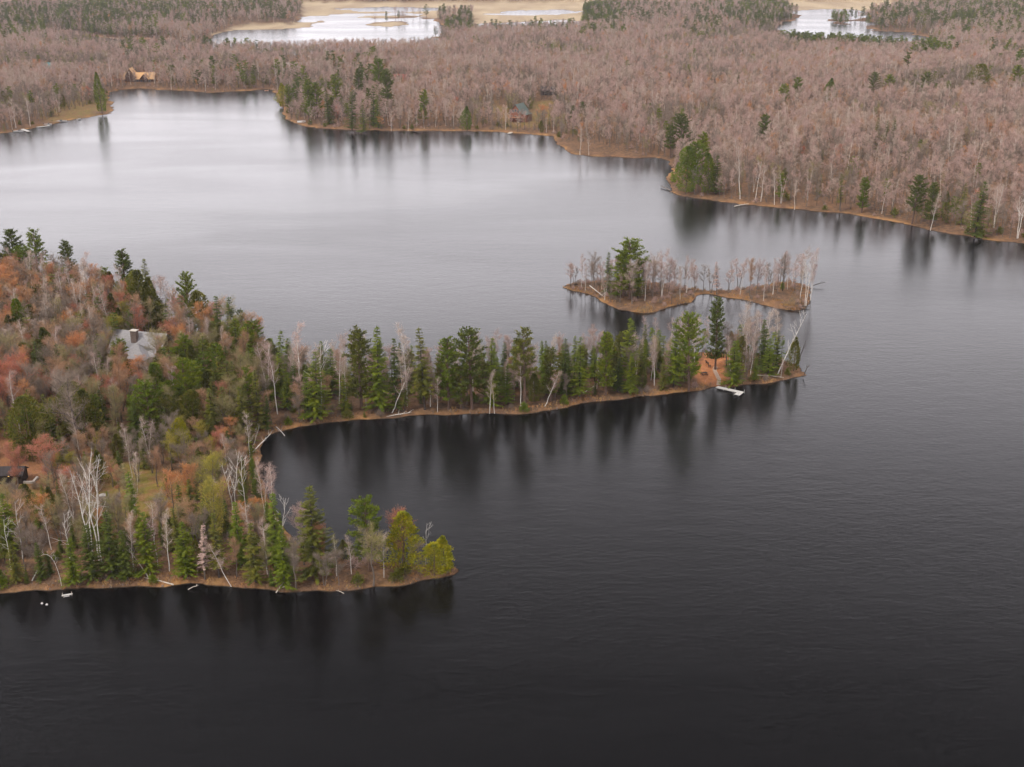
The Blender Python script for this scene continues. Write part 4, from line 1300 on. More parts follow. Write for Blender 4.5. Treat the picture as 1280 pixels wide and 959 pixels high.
SWORD = {'bare_forest': 'leafless brownish pink forest stretching beyond the lake', 'pine_woods': 'dark pine stands scattered in the distant forest', 'spruce_woods': 'dark spruce mixed through the distant forest',
         'birch_woods': 'pale birches mixed through the distant forest', 'maple_woods': 'budding red maples dotted through the forest', 'evergreen_woods': 'bushy evergreens dotted through the forest',
         'undergrowth': 'low brush under the forest edge', 'larch_woods': 'larches in the forest'}
for kind, pts in rest.items():
    bc = {}
    for p in pts: bc.setdefault(p[6], []).append(p)
    # every colour needs a source among the individuals; a colour without one joins a colour that has
    have = {}
    for (k, v, c), o in SRC.items():
        if k == kind: have.setdefault(c, []).append(o)
    if not have: continue
    main = max(have, key=lambda c: len(have[c]))
    pool = {}
    for c, ps in bc.items():
        pool.setdefault(c if c in have else main, []).extend(ps)
    for c, ps in pool.items():
        o = instancer(STUFFN[kind], ps, have[c])
        tag(o, f"{COLW[c]} part: " * 0 + SWORD[STUFFN[kind]] + f", {COLW[c]}", 'woods', None, 'stuff')

# ------------------------------------------------------------------ shore grass
def shore_grass():
    r = random.Random(77)
    g = MB()
    P = []
    for k, wn in (('hill', HILL), ('island', ISLAND)):
        poly = PW[k]
        for i in range(len(poly)):
            a, b = poly[i], poly[(i + 1) % len(poly)]
            L = math.hypot(*(b - a))
            if L > 150: continue
            for _ in range(int(L * 11)):
                t = r.random()
                q = a + (b - a) * t
                nrm = np.array([-(b - a)[1], (b - a)[0]]) / max(L, 1e-6)
                P.append(q + nrm * r.uniform(-3.6, 3.6))
    for _ in range(5200):
        q = unproj(r.uniform(965, 1000), r.uniform(362, 386), .5)
        P.append(np.array(q))
    for _ in range(2500):
        q = unproj(r.uniform(780, 860), r.uniform(368, 390), .5)
        P.append(np.array(q))
    P = np.array(P)
    s = land_sd(P[:, 0], P[:, 1])
    d1 = sdist(PW['d1'], P[:, 0], P[:, 1])
    m = (s > .15) & (s < 6.5) & (d1 < 0) & (vnoise(P[:, 0], P[:, 1], 7, 61) * .6 + vnoise(P[:, 0], P[:, 1], 2.5, 62) * .4 > .42)
    P = P[m]; Z = height(P[:, 0], P[:, 1])
    for (x, y), z in zip(P, Z):
        h = r.uniform(.25, .75)
        for k in range(5):
            a = r.uniform(0, 6.28); e = .35 * h
            p = Vector((x + r.uniform(-.2, .2), y + r.uniform(-.2, .2), z - .05))
            g.tri(p, p + Vector((math.cos(a) * e, math.sin(a) * e, h)), .11)
    tw = MB(); rk = MB()
    for (x, y), z in zip(P, Z):
        q = r.random()
        if q < .16:
            for k in range(9):
                h = r.uniform(.5, 1.5); a = r.uniform(0, 6.28); e = .5 * h
                p = Vector((x + r.uniform(-.4, .4), y + r.uniform(-.4, .4), z - .05))
                tw.tri(p, p + Vector((math.cos(a) * e, math.sin(a) * e, h)), .07)
    tag(tw.build('shore_brush', M['tw_grey']), 'low leafless brush along the near waterline', 'brush', None, 'stuff')
    sd_ = land_sd(P[:, 0], P[:, 1])
    for (x, y), z, q in zip(P, Z, sd_):
        if q < .7 and r.random() < .22:
            w = r.uniform(.15, .5)
            rk.box((x, y, z), (w, w * r.uniform(.6, 1.1), w * r.uniform(.4, .9)), r.uniform(0, 3), r.uniform(.4, .8))
    tag(rk.build('shore_stones', M['stone']), 'small dark stones along the near waterline', 'stones', None, 'stuff')
    o = g.build('shore_grass', M['grass'])
    tag(o, 'dry golden grass fringing the near shores and the island', 'grass', None, 'stuff')


shore_grass()

# ------------------------------------------------------------------ built things
M['roof_grey'] = simple_mat('weathered_grey_shingle', (.34, .33, .335), (.25, .24, .245), 2.0, .9, stretch=(1, 1, 4))
M['log_wall'] = simple_mat('brown_log_wall', (.13, .062, .035), (.08, .04, .025), 3, .8, stretch=(.4, .4, 6))
M['stone'] = simple_mat('chimney_stone', (.22, .16, .13), (.12, .09, .08), 4, .9)
M['white'] = simple_mat('white_paint', (.62, .60, .57), (.42, .40, .37), 5, .6)
M['trim'] = simple_mat('pale_trim', (.55, .50, .44), (.45, .40, .35), 2, .6)
M['new_wood'] = simple_mat('fresh_sheathing', (.62, .38, .18), (.50, .28, .12), 2.5, .7, stretch=(3, .5, 1))
M['roof_green'] = simple_mat('green_roof', (.115, .145, .125), (.09, .115, .10), 2, .7)
M['roof_red'] = simple_mat('red_roof', (.30, .085, .06), (.22, .07, .05), 2, .8)
M['roof_teal'] = simple_mat('teal_roof', (.10, .22, .21), (.08, .17, .17), 2, .7)
M['roof_tan'] = simple_mat('grey_tan_roof', (.33, .28, .25), (.26, .22, .2), 2, .8)
M['roof_dark'] = simple_mat('dark_roof', (.05, .04, .04), (.035, .03, .03), 2, .8)
M['wood_red'] = simple_mat('red_brown_wall', (.26, .10, .06), (.19, .075, .045), 2, .8)
M['dark_wood'] = simple_mat('dark_wood', (.05, .035, .028), (.03, .022, .018), 3, .8)
M['deck'] = simple_mat('deck_wood', (.42, .20, .10), (.33, .15, .08), 3, .7)
gl, nt_, b_ = new_mat('window_glass')
b_.inputs['Base Color'].default_value = (.05, .06, .07, 1); b_.inputs['Roughness'].default_value = .08
M['glass'] = gl
lm, nt_, b_ = new_mat('lamp_glow')
b_.inputs['Base Color'].default_value = (.9, .6, .2, 1); b_.inputs['Emission Color'].default_value = (1, .62, .15, 1); b_.inputs['Emission Strength'].default_value = 2.0
M['lamp'] = lm


def gable(root, mb_wall, L, Wd, eave, ridge, ov=.6, name='roof', mat=None, c=(0, 0), axis='x', thick=.16):
    """gable roof slab plus the gable triangles; ridge along axis"""
    g = MB()
    cx, cy = c

    def P(u, v, z):
        return (cx + u, cy + v, z) if axis == 'x' else (cx + v, cy + u, z)
    hl, hw = L / 2 + ov, Wd / 2 + ov
    sl = (ridge - eave) / (Wd / 2)
    ez = eave - sl * ov
    for sg in (-1, 1):
        a, b, c2, d = P(-hl, sg * hw, ez), P(hl, sg * hw, ez), P(hl, 0, ridge), P(-hl, 0, ridge)
        n = len(g.V)
        up = thick
        g.V += [a, b, c2, d] + [(p[0], p[1], p[2] + up) for p in (a, b, c2, d)]
        g.F += [(n, n + 1, n + 2, n + 3), (n + 7, n + 6, n + 5, n + 4), (n, n + 4, n + 5, n + 1), (n + 1, n + 5, n + 6, n + 2), (n + 3, n + 7, n + 4, n), ]
    rf = g.build(name, mat, root)
    w = mb_wall
    for e in (-1, 1):
        n = len(w.V)
        w.V += [P(e * L / 2, -Wd / 2, eave - .02), P(e * L / 2, Wd / 2, eave - .02), P(e * L / 2, 0, ridge - .03)]
        w.F.append((n, n + 1, n + 2))
    return rf


def window(root, c, w, h, face='y', s=-1, frame='trim', cols=2):
    f = MB(); p = MB()
    t = .09
    if face == 'y':
        f.box((c[0], c[1] + s * .05, c[2] + h / 2 + t / 2), (w + 2 * t, .1, t)).box((c[0], c[1] + s * .05, c[2] - h / 2 - t / 2), (w + 2 * t, .14, t))
        f.box((c[0] - w / 2 - t / 2, c[1] + s * .05, c[2]), (t, .1, h)).box((c[0] + w / 2 + t / 2, c[1] + s * .05, c[2]), (t, .1, h))
        for k in range(1, cols): f.box((c[0] - w / 2 + w * k / cols, c[1] + s * .045, c[2]), (.05, .07, h))
        p.box((c[0], c[1] + s * .02, c[2]), (w, .03, h))
    else:
        f.box((c[0] + s * .05, c[1], c[2] + h / 2 + t / 2), (.1, w + 2 * t, t)).box((c[0] + s * .05, c[1], c[2] - h / 2 - t / 2), (.14, w + 2 * t, t))
        f.box((c[0] + s * .05, c[1] - w / 2 - t / 2, c[2]), (.1, t, h)).box((c[0] + s * .05, c[1] + w / 2 + t / 2, c[2]), (.1, t, h))
        for k in range(1, cols): f.box((c[0] + s * .045, c[1] - w / 2 + w * k / cols, c[2]), (.07, .05, h))
        p.box((c[0] + s * .02, c[1], c[2]), (.03, w, h))
    fo = f.build('window', M[frame], root)
    p.build('pane', M['glass'], fo)


def door(root, c, w, h, mat='dark_wood', face='y', s=-1):
    d = MB()
    d.box((c[0], c[1] + s * .04, c[2] + h / 2), (w, .08, h) if face == 'y' else (.08, w, h))
    do = d.build('door', M[mat], root)
    k = MB().box((c[0] + w * .35, c[1] + s * .10, c[2] + h * .5), (.08, .06, .08))
    k.build('handle', M['trim'], do)


def house_root(name, px, py, rz, label, cat='house', dz=0.0):
    x, y, z = ground(px, py)
    o = link(name, None, None, (x, y, z - .15 + dz), rz)
    return tag(o, label, cat)


# big grey-roofed house on the near hillside
hs = house_root('house', 180, 449, math.radians(-15), 'grey-shingled log house with a stone chimney among the hillside trees')
w = MB().box((0, 0, 1.9), (15, 9, 3.8))
gable(hs, w, 15, 9, 3.8, 8.3, .8, 'roof', M['roof_grey'])
w2 = MB().box((1.6, -5.8, 1.7), (6.4, 4.0, 3.4))
w.box((1.6, -5.9, 1.7), (6.4, 3.0, 3.4))
hp = MB()
hp.V = [(-2.3, -8.2, 3.0), (5.5, -8.2, 3.0), (5.5, -3.6, 3.0), (-2.3, -3.6, 3.0), (1.6, -4.9, 6.6), (1.6, -1.2, 7.3), (5.5, -3.6, 4.6), (-2.3, -3.6, 4.6)]
hp.F = [(0, 1, 4), (1, 2, 6, 5, 4), (3, 0, 4, 5, 7), (3, 2, 1, 0)]
hp.build('wing_roof', M['roof_grey'], hs)
gable(hs, w, 4.6, 3.0, 4.2, 6.0, .35, 'dormer_roof', M['roof_grey'], c=(-4.6, -2.9), axis='y')
w.box((-4.6, -2.9, 3.6), (2.9, 4.2, 1.2))
w.build('wall', M['log_wall'], hs)
ch = MB().box((-.9, -2.0, 6.0), (1.7, 1.4, 6.4)).build('chimney', M['stone'], hs)
MB().box((-.9, -2.0, 9.28), (2.1, 1.8, .18)).build('chimney_cap', M['trim'], ch)
for wx in (-5.8, -3.2): window(hs, (wx, -4.5, 1.9), 1.2, 1.4)
window(hs, (-4.6, -5.02, 4.5), 1.6, .8)
window(hs, (1.6, -7.4, 2.0), 3.2, 1.7, cols=4)
for wy in (-2.2, 1.8): window(hs, (7.5, wy, 1.9), 1.3, 1.4, 'x', 1)
window(hs, (7.5, 0, 5.6), 1.6, 1.3, 'x', 1)
door(hs, (6.0, -4.5, .2), 1.1, 2.2)
MB().box((6.0, -6.2, .35), (3.2, 3.2, .3)).build('porch', M['roof_grey'], hs)

# dark shed by the reddish clearing
sh = house_root('shed', 17, 601, .05, 'dark timber shed with a small lit lamp beside the reddish clearing', 'shed')
w = MB().box((0, 0, 1.2), (5.2, 3.4, 2.4))
gable(sh, w, 5.2, 3.4, 2.4, 3.5, .35, 'roof', M['roof_dark'])
w.build('wall', M['dark_wood'], sh)
door(sh, (1.2, -1.7, .15), 1.1, 2.0, 'log_wall')
window(sh, (-1.2, -1.7, 1.4), 1.0, .8, frame='dark_wood')
MB().box((-.2, -1.82, 2.2), (.22, .2, .3)).build('lamp', M['lamp'], sh)
rw_x, rw_y, rw_z = ground(22, 604)
rw = MB().box((0, 0, .2), (7.5, .5, .7), 0).box((3.4, 1.4, .2), (.5, 2.4, .7)).build('retaining_wall', M['trim'], loc=(rw_x, rw_y, rw_z - .1))
tag(rw, 'low pale retaining wall in front of the dark shed', 'wall')

# white storage cabinet beside the tall dead birch
x, y, z = ground(129, 626)
cb = tag(link('storage_cabinet', None, None, (x, y, z - .05), .3), 'small cream cabinet with a white lid beside the tallest dead birch', 'cabinet')
MB().box((0, 0, .6), (1.1, .8, 1.2)).box((0, -.42, .6), (.04, .04, 1.0)).build('body', M['trim'], cb)
MB().box((0, 0, 1.32), (1.3, 1.0, .14)).box((0, 0, 1.5), (1.0, .7, .24), taper=.7).build('lid', M['white'], cb)


def dock(pA, pB, width, label, mat='white', ell=None, posts=True, hz=.45):
    a = np.array(unproj(*pA, hz)); b = np.array(unproj(*pB, hz))
    L = math.hypot(*(b - a)); an = math.atan2(b[1] - a[1], b[0] - a[0])
    o = tag(link('dock', None, None, (a[0], a[1], 0), an), label, 'dock')
    d = MB()
    n = max(3, int(L / .35)); st = L / n
    for k in range(n): d.box((st * (k + .5), 0, hz), (st * .9, width, .07))
    d.box((L / 2, -width / 2 + .06, hz - .09), (L, .07, .12)).box((L / 2, width / 2 - .06, hz - .09), (L, .07, .12))
    d.build('deck', M[mat], o)
    if ell:
        e = MB()
        m = int(ell / .35)
        for k in range(m): e.box((L - width / 2, -width / 2 - .36 * (k + .5), hz), (width * 1.15, .31, .07))
        e.box((L - width, -width / 2 - ell / 2, hz - .09), (.07, ell, .12)).box((L - .05, -width / 2 - ell / 2, hz - .09), (.07, ell, .12))
        e.build('end_deck', M[mat], o)
    if posts:
        ps = [(L * .3, width / 2), (L * .3, -width / 2), (L * .65, width / 2), (L * .65, -width / 2), (L, width / 2), (L - width * .2, -width / 2 - (ell or 0)), (L - width * 1.1, -width / 2 - (ell or 0))]
        for q in ps:
            MB().tube([(q[0], q[1], -1.2), (q[0], q[1], hz + .65)], [.05, .05], 6).build('post', M[mat], o)
    return o


dock((896, 483.5), (929, 491), 1.35, 'white dock with a widened end running out from the orange clearing', ell=1.8)


# picnic table, chairs, stairs and woodpile at the clearing
def table(px, py, rz, label):
    x, y, z = ground(px, py)
    o = tag(link('picnic_table', None, None, (x, y, z), rz), label, 'table')
    t = MB()
    for k in range(5): t.box((0, -.34 + .17 * k, .75), (1.9, .15, .05))
    t.build('top', M['dark_wood'], o)
    for s in (-1, 1):
        MB().box((0, s * .75, .45), (1.9, .28, .05)).build('seat', M['dark_wood'], o)
        MB().box((s * .7, 0, .40), (.08, 1.6, .08)).tube([(s * .7, -.7, 0), (s * .7, -.25, .72)], [.05, .05], 4).tube([(s * .7, .7, 0), (s * .7, .25, .72)], [.05, .05], 4).build('leg', M['dark_wood'], o)
    return o


table(880, 469, .4, 'dark picnic table on the orange ground by the dock')


def adirondack(px, py, rz, label):
    x, y, z = ground(px, py)
    o = tag(link('garden_chair', None, None, (x, y, z), rz), label, 'chair')
    MB().box((0, 0, .38), (.6, .6, .06)).build('seat', M['dark_wood'], o)
    b = MB()
    n = len(b.V)
    for k in range(4):
        u = -.24 + .16 * k
        b.tube([(u, .28, .35), (u, .5, 1.15)], [.06, .06], 4)
    b.build('backrest', M['dark_wood'], o)
    for s in (-1, 1):
        MB().box((s * .34, .05, .6), (.12, .75, .04)).build('armrest', M['dark_wood'], o)
        MB().box((s * .3, -.28, .28), (.07, .07, .6)).build('leg', M['dark_wood'], o)
        MB().box((s * .3, .3, .28), (.07, .07, .6)).build('leg', M['dark_wood'], o)
    return o


adirondack(884, 455, 2.0, 'dark garden chair left beside the clearing path, upper one')
adirondack(887, 459, 1.4, 'dark garden chair left beside the clearing path, lower one')
x, y, z = ground(896, 447)
o = tag(link('woodshed', None, None, (x, y, z), .3), 'low dark open woodshed at the top of the orange clearing', 'shed')
MB().quad((-1.9, -1.1, 1.5), (1.9, -1.1, 1.5), (1.9, 1.1, 2.1), (-1.9, 1.1, 2.1)).box((0, 0, 1.78), (3.6, 1.9, .05)).build('roof', M['roof_dark'], o)
for sx in (-1, 1):
    for sy in (-1, 1):
        MB().box((sx * 1.7, sy * .9, .85), (.12, .12, 1.7)).build('post', M['dark_wood'], o)
lg = MB()
for k in range(3):
    for j in range(9): lg.tube([(-1.4 + .33 * j, -.6, .2 + .3 * k), (-1.4 + .33 * j, .6, .2 + .3 * k)], [.15, .15], 6)
lg.build('firewood', M['wood_red'], o)


def path_strip(pts, w, name, label, mat):
    g = MB(); prev = None
    P = [Vector(ground(*p)) for p in pts]
    for i, p in enumerate(P):
        d = (P[min(i + 1, len(P) - 1)] - P[max(i - 1, 0)]); d.z = 0; d.normalize()
        n = Vector((-d.y, d.x, 0)) * w / 2
        a, b = p - n + Vector((0, 0, .22)), p + n + Vector((0, 0, .22))
        if prev: g.quad(tuple(prev[0]), tuple(prev[1]), tuple(b), tuple(a))
        prev = (a, b)
    o = g.build(name, mat)
    return tag(o, kind='structure')


# stone-edged steps down to the dock: a flight of pale timber treads
st = tag(link('steps', None, None, tuple(ground(898, 481)), 0), 'pale timber steps climbing the orange clearing from the dock', 'steps')
b0 = Vector(ground(898, 481))
pts = [(898, 481), (899, 475), (896, 469), (893, 463), (895, 458)]
P = [Vector(ground(*p)) - b0 for p in pts]
for i in range(len(P) - 1):
    n = max(2, int((P[i + 1] - P[i]).length / .6))
    an = math.atan2((P[i + 1] - P[i]).y, (P[i + 1] - P[i]).x)
    for k in range(n):
        q = P[i].lerp(P[i + 1], k / n)
        MB().box((q.x, q.y, q.z + .06), (.2, 1.1, .16), an).build('tread', M['log'], st)


# far houses
def cabin(name, px, py, rz, L, Wd, eave, ridge, wall, roof, label, cat='house', wins=3, axis='x', chim=False, dz=0, gwin=False):
    h = house_root(name, px, py, rz, label, cat, dz)
    w = MB().box((0, 0, eave / 2), (L, Wd, eave))
    if axis == 'x': gable(h, w, L, Wd, eave, ridge, .7, 'roof', M[roof])
    else: gable(h, w, Wd, L, eave, ridge, .7, 'roof', M[roof], axis='y')
    w.build('wall', M[wall], h)
    for k in range(wins):
        window(h, (-L / 2 + L * (k + .5) / wins, -Wd / 2, eave * .55), 1.3, 1.3)
    if chim: MB().box((L * .2, Wd * .15, ridge), (1, 1, 2.0)).build('chimney', M['stone'], h)
    return h


c = cabin('house', 649, 151, math.radians(-28), 8.5, 10, 6.0, 11.0, 'wood_red', 'roof_green', 'log chalet with green roof and lower deck on the far shore', wins=3, axis='y')
for k in (-1, 0, 1): window(c, (k * 1.9, -5.0, 7.2 - abs(k) * .5), 1.3, 1.6)
MB().box((0, -6.4, 3.0), (9.6, 2.8, .2)).build('deck', M['deck'], c)
rl = MB()
for k in range(13): rl.box((-4.7 + k * .78, -7.7, 3.55), (.08, .08, 1.0))
rl.box((0, -7.7, 4.05), (9.6, .12, .1)).build('railing', M['deck'], c)
for k in (-1, 0, 1): MB().box((k * 4.5, -7.5, 1.4), (.2, .2, 2.9)).build('post', M['dark_wood'], c)
g = MB(); g.quad((4.3, -5.5, 6.1), (8.2, -5.5, 4.9), (8.2, 3, 4.9), (4.3, 3, 6.1)).quad((4.3, -5.5, 6.25), (4.3, 3, 6.25), (8.2, 3, 5.05), (8.2, -5.5, 5.05))
g.build('porch_roof', M['roof_green'], c)
MB().box((6.0, -1.2, 2.4), (3.6, 7.6, 4.7)).build('side_wing', M['wood_red'], c)

lo = house_root('lodge', 176, 104, .06, 'timber lodge under construction with bare golden roof boards', 'house')
w = MB().box((0, 0, 2.2), (24, 11, 4.4))
gable(lo, w, 24, 11, 4.4, 8.6, .8, 'roof', M['new_wood'])
gable(lo, w, 9, 7, 4.4, 8.2, .6, 'porch_gable_roof', M['new_wood'], c=(5, -5), axis='y')
gable(lo, w, 11, 8, 6.6, 12.4, .5, 'tall_roof', M['new_wood'], c=(-6.5, -1.6), axis='y')
w.box((-6.5, -1.6, 3.3), (8, 10.8, 6.6))
w.build('wall', M['log_wall'], lo)
for k in range(4): window(lo, (-1.2 + 3.2 * k, -5.5 if k not in (2,) else -9.45 + 3.9, 2.4), 1.6, 1.6)
ln = MB(); ln.box((-16, -2, 3.6), (8, 6, .2)).build('lean_to_roof', M['roof_red'], lo)
for k in (-1, 1): MB().box((-16 + k * 3.5, -4.6, 1.8), (.25, .25, 3.6)).build('post', M['dark_wood'], lo)

cabin('house', 367, 89, .02, 26, 9, 3.4, 7.4, 'dark_wood', 'roof_tan', 'long dark house with faded grey roof behind the far headland', wins=6)
c = cabin('cabin', 496, 106, .1, 15, 9, 4.2, 8.0, 'wood_red', 'roof_red', 'red-roofed cabin behind the far headland conifers', 'cabin', wins=3, chim=True)
cabin('cabin', 686, 118, 0, 11, 9, 3.2, 5.8, 'dark_wood', 'roof_dark', 'dark low hut deep in the bare forest above the chalet', 'cabin', wins=2)
cabin('cabin', 60, 90, .1, 13, 9, 3.6, 7.8, 'trim', 'roof_teal', 'teal-roofed cabin half hidden in the far left forest', 'cabin', wins=3)


def boat(px, py, L, rz, label, name='motor_boat', cab=True, cat='boat', flip=False, z0=0.0):
    x, y = unproj(px, py, .3)
    o = tag(link(name, None, None, (x, y, z0), rz), label, cat)
    h = MB(); n = 9; Wd = L * .32
    for i in range(n + 1):
        t = i / n
        wd = Wd / 2 * (1 - max(0, (t - .45) / .55) ** 2.2) + .02
        hh = .75 + .25 * t
        xx = (t - .5) * L
        h.V += [(xx, -wd, hh), (xx, -wd * .72, .05), (xx, 0, -.18), (xx, wd * .72, .05), (xx, wd, hh), (xx, wd * .8, hh - .02), (xx, wd * .6, .22), (xx, -wd * .6, .22), (xx, -wd * .8, hh - .02)]
    for i in range(n):
        for k in range(9):
            a = i * 9 + k; b = i * 9 + (k + 1) % 9
            h.F.append((a, b, b + 9, a + 9))
    h.F.append(tuple(range(9)))
    h.build('hull', M['white'], o)
    if cab:
        MB().box((L * .08, 0, 1.05), (L * .16, Wd * .75, .6), taper=.8).build('windscreen', M['glass'], o)
        MB().box((-L * .54, 0, .75), (.4, .45, 1.1)).build('outboard_motor', M['roof_dark'], o)
    for k in (-.25, -.02): MB().box((L * k, 0, .45), (.4, Wd * .6, .12)).build('seat', M['trim'], o)
    if flip:
        o.rotation_euler = (math.pi, 0, rz); o.location.z = z0 + .95
    return o


dock((24, 160), (36, 164.5), 2.2, 'white dock furthest left along the far left shore', posts=False)
boat(23, 164.5, 6.0, .3, 'white boat moored at the leftmost far dock')
dock((46, 159), (62, 157), 2.0, 'long white dock second from the left on the far left shore', posts=False)
boat(60, 156, 5, .1, 'small white boat tied to the second far left dock')
boat(75, 152, 9.0, .15, 'largest white boat on the far left shore')
dock((80, 145), (93, 147), 1.8, 'white dock close to the lone far left pine', posts=False)
boat(99, 149.5, 3.6, 1.2, 'little white rowing boat right of the far left docks', 'rowing_boat', False)
x, y, z = ground(377, 153)
boat(377, 154, 5.5, .2, 'white upturned boat on the far headland shore', 'rowing_boat', False, flip=True, z0=z)
dock((516, 163.5), (524, 166), 1.6, 'tiny dark dock with a white post on the headland shore', 'dark_wood')
dock((645, 162), (636, 167), 2.2, 'pale ramp dock below the green-roofed chalet', 'log', posts=False)
x, y = unproj(333, 113.5, .2)
rf_ = tag(link('swim_raft', None, None, (x, y, 0), .2), 'small pinkish swim raft at the mouth of the far cove', 'raft')
MB().box((0, 0, .35), (3.2, 3.2, .14)).build('deck', M['deck'], rf_)
for s in (-1, 1): MB().box((s * 1.2, 0, .1), (.6, 2.8, .4)).build('float', M['white'], rf_)
MB().tube([(1.5, 0, .3), (1.5, 0, 1.2)], [.05, .05], 5).tube([(1.5, .5, .3), (1.5, .5, 1.2)], [.05, .05], 5).build('ladder', M['trim'], rf_)
x, y, z = ground(500, 116)
tr = tag(link('trailer', None, None, (x, y, z), .5), 'white camping trailer below the red-roofed cabin', 'trailer')
MB().box((0, 0, 1.6), (5.2, 2.2, 2.0)).box((0, 0, 2.7), (4.8, 2.0, .25), taper=.9).build('body', M['white'], tr)
for s in (-1, 1): MB().tube([(0, s * 1.12, .4), (0, s * .9, .4)], [.4, .4], 10).build('wheel', M['roof_dark'], tr)
MB().tube([(2.6, 0, .6), (3.8, 0, .55)], [.08, .08], 5).build('drawbar', M['roof_dark'], tr)

# a half-sunk raft and two floats off the near shore
x, y = unproj(84, 744, .2)
rf_ = tag(link('swim_raft', None, None, (x, y, 0), .35), 'small weathered white plank raft beside the near shore', 'raft')
MB().box((0, 0, .28), (1.9, .42, .1)).box((-.1, -.45, .2), (1.0, .16, .1)).build('deck', M['white'], rf_)
for q in ((-.8, .2), (.8, .2), (-.6, -.45), (.8, -.25)): MB().tube([(q[0], q[1], -.5), (q[0], q[1], .7)], [.05, .05], 5).build('post', M['log'], rf_)
for px_, lb in ((52.5, 'white float on the dark water, left of the two near the near-shore raft'), (58.5, 'white float on the dark water, right of the two near the near-shore raft')):
    x, y = unproj(px_, 754 if px_ < 55 else 755.5, .1)
    bu = tag(link('mooring_float', None, None, (x, y, 0), R.uniform(0, 3)), lb, 'float', 'pair of white floats')
    b = MB(); b.tube([(0, 0, -.12), (0, 0, 0), (0, 0, .14), (0, 0, .2)], [.12, .24, .2, .06], 8).build('body', M['white'], bu)
    MB().tube([(0, 0, .2), (0, 0, .34)], [.04, .03], 6).build('stem', M['log'], bu)


# fallen and leaning trunks at the waterline
def log(p0, p1, z0, z1, rad, label, mat='log', twigs=5, name='fallen_trunk'):
    a = Vector((*unproj(*p0, z0), z0)); b = Vector((*unproj(*p1, z1), z1))
    r = random.Random(int(p0[0] * 7 + p0[1]))
    mid = a.lerp(b, .5) + Vector((r.uniform(-.2, .2), 0, .15))
    g = MB().tube([Vector((0, 0, 0)), mid - a, b - a], [rad, rad * .75, rad * .3], 6)
    for k in range(twigs):
        t = r.uniform(.45, .95)
        q = (b - a) * t
        d = ((b - a).normalized() * .6 + Vector((r.uniform(-1, 1), r.uniform(-1, 1), r.uniform(.1, .9)))).normalized() * r.uniform(.8, 2.2) * (b - a).length * .16
        g.tube([q, q + d], [rad * .4, .015], 3, False)
    o = g.build(name, M[mat], loc=tuple(a))
    return tag(o, label, 'log')


log((217, 731), (180, 722), .3, .9, .15, 'pale fallen birch trunk lying along the near shore')
log((186, 722), (161, 687), .9, 4.5, .12, 'pale slanting dead trunk above the fallen near shore birch', twigs=8)
log((40, 726), (52, 706), .8, 2.4, .12, 'pale bent limb inside the hooked birch on the near shore', 'birch')
log((345, 741), (354, 729), .2, 1.2, .12, 'bleached driftwood root at the start of the near point', twigs=7)
log((352, 735), (364, 731), .3, 1.0, .10, 'short bleached branch beside the driftwood root')
log((235, 737), (248, 732), .1, .7, .09, 'short pale stick in the water at the near shore')
log((430, 742), (420, 738), .0, .6, .08, 'thin dead branch dipping into the water off the near point')
log((480, 522), (512, 516), .1, .6, .14, 'fallen white birch dipping into the water mid-spit', 'birch')
log((356, 545), (345, 533), .0, 2.2, .12, 'white trunk slanting into the water at the root of the spit', 'birch')
log((316, 565), (338, 543), 1.0, 3.0, .12, 'white dead limb reaching over the head of the cove', 'birch', 8)
log((728, 492), (752, 478), 1.0, 3.2, .15, 'pale log leaning on the outer spit bank', 'log', 2)
log((946, 469), (980, 472), .8, .9, .16, 'long pale log lying on the grass near the spit tip', 'log', 1)
log((1004, 472), (1011, 456), .3, 3.2, .13, 'dark dead snag rising from the water at the spit tip', 'bark_dark', 8, 'dead_snag')
log((1000, 446), (1008, 425), 2.0, 7.0, .12, 'dark leaning dead tree behind the last spit conifer', 'bark_dark', 5, 'dead_snag')
log((995, 384), (1013, 383), .4, .5, .25, 'dark driftwood at the island eastern tip', 'bark_dark', 3)
log((1016, 357), (1032, 353), .6, 1.3, .16, 'dark dead trunk reaching right from the island', 'bark_dark', 3)
log((737, 357), (756, 372), 2.2, .6, .14, 'pale trunk leaning to the water on the western island', 'birch', 3)
log((706, 358), (722, 356), .3, .8, .35, 'dark uprooted stump at the western island tip', 'bark_dark', 8)
log((838, 238), (826, 233), .4, .5, .35, 'grey driftwood off the far promontory', 'bark', 5)
log((918, 258), (936, 255), .3, .6, .3, 'pale fallen trunk below the two white far shore birches', 'log', 2)

# ------------------------------------------------------------------ sky, sun, haze
world = bpy.data.worlds.new("World")
scene.world = world
world.use_nodes = True
nt = world.node_tree
bg = nt.nodes['Background']
sky = node(nt, 'ShaderNodeTexSky', sky_type='NISHITA')
sky.sun_disc = False
SUN_EL, SUN_AZ = math.radians(50), math.radians(-125)
sky.sun_elevation = SUN_EL
sky.sun_rotation = SUN_AZ
sky.altitude = 400
sky.dust_density = 2.0
tc = node(nt, 'ShaderNodeTexCoord')
sx = node(nt, 'ShaderNodeSeparateXYZ')
nt.links.new(tc.outputs['Generated'], sx.inputs[0])
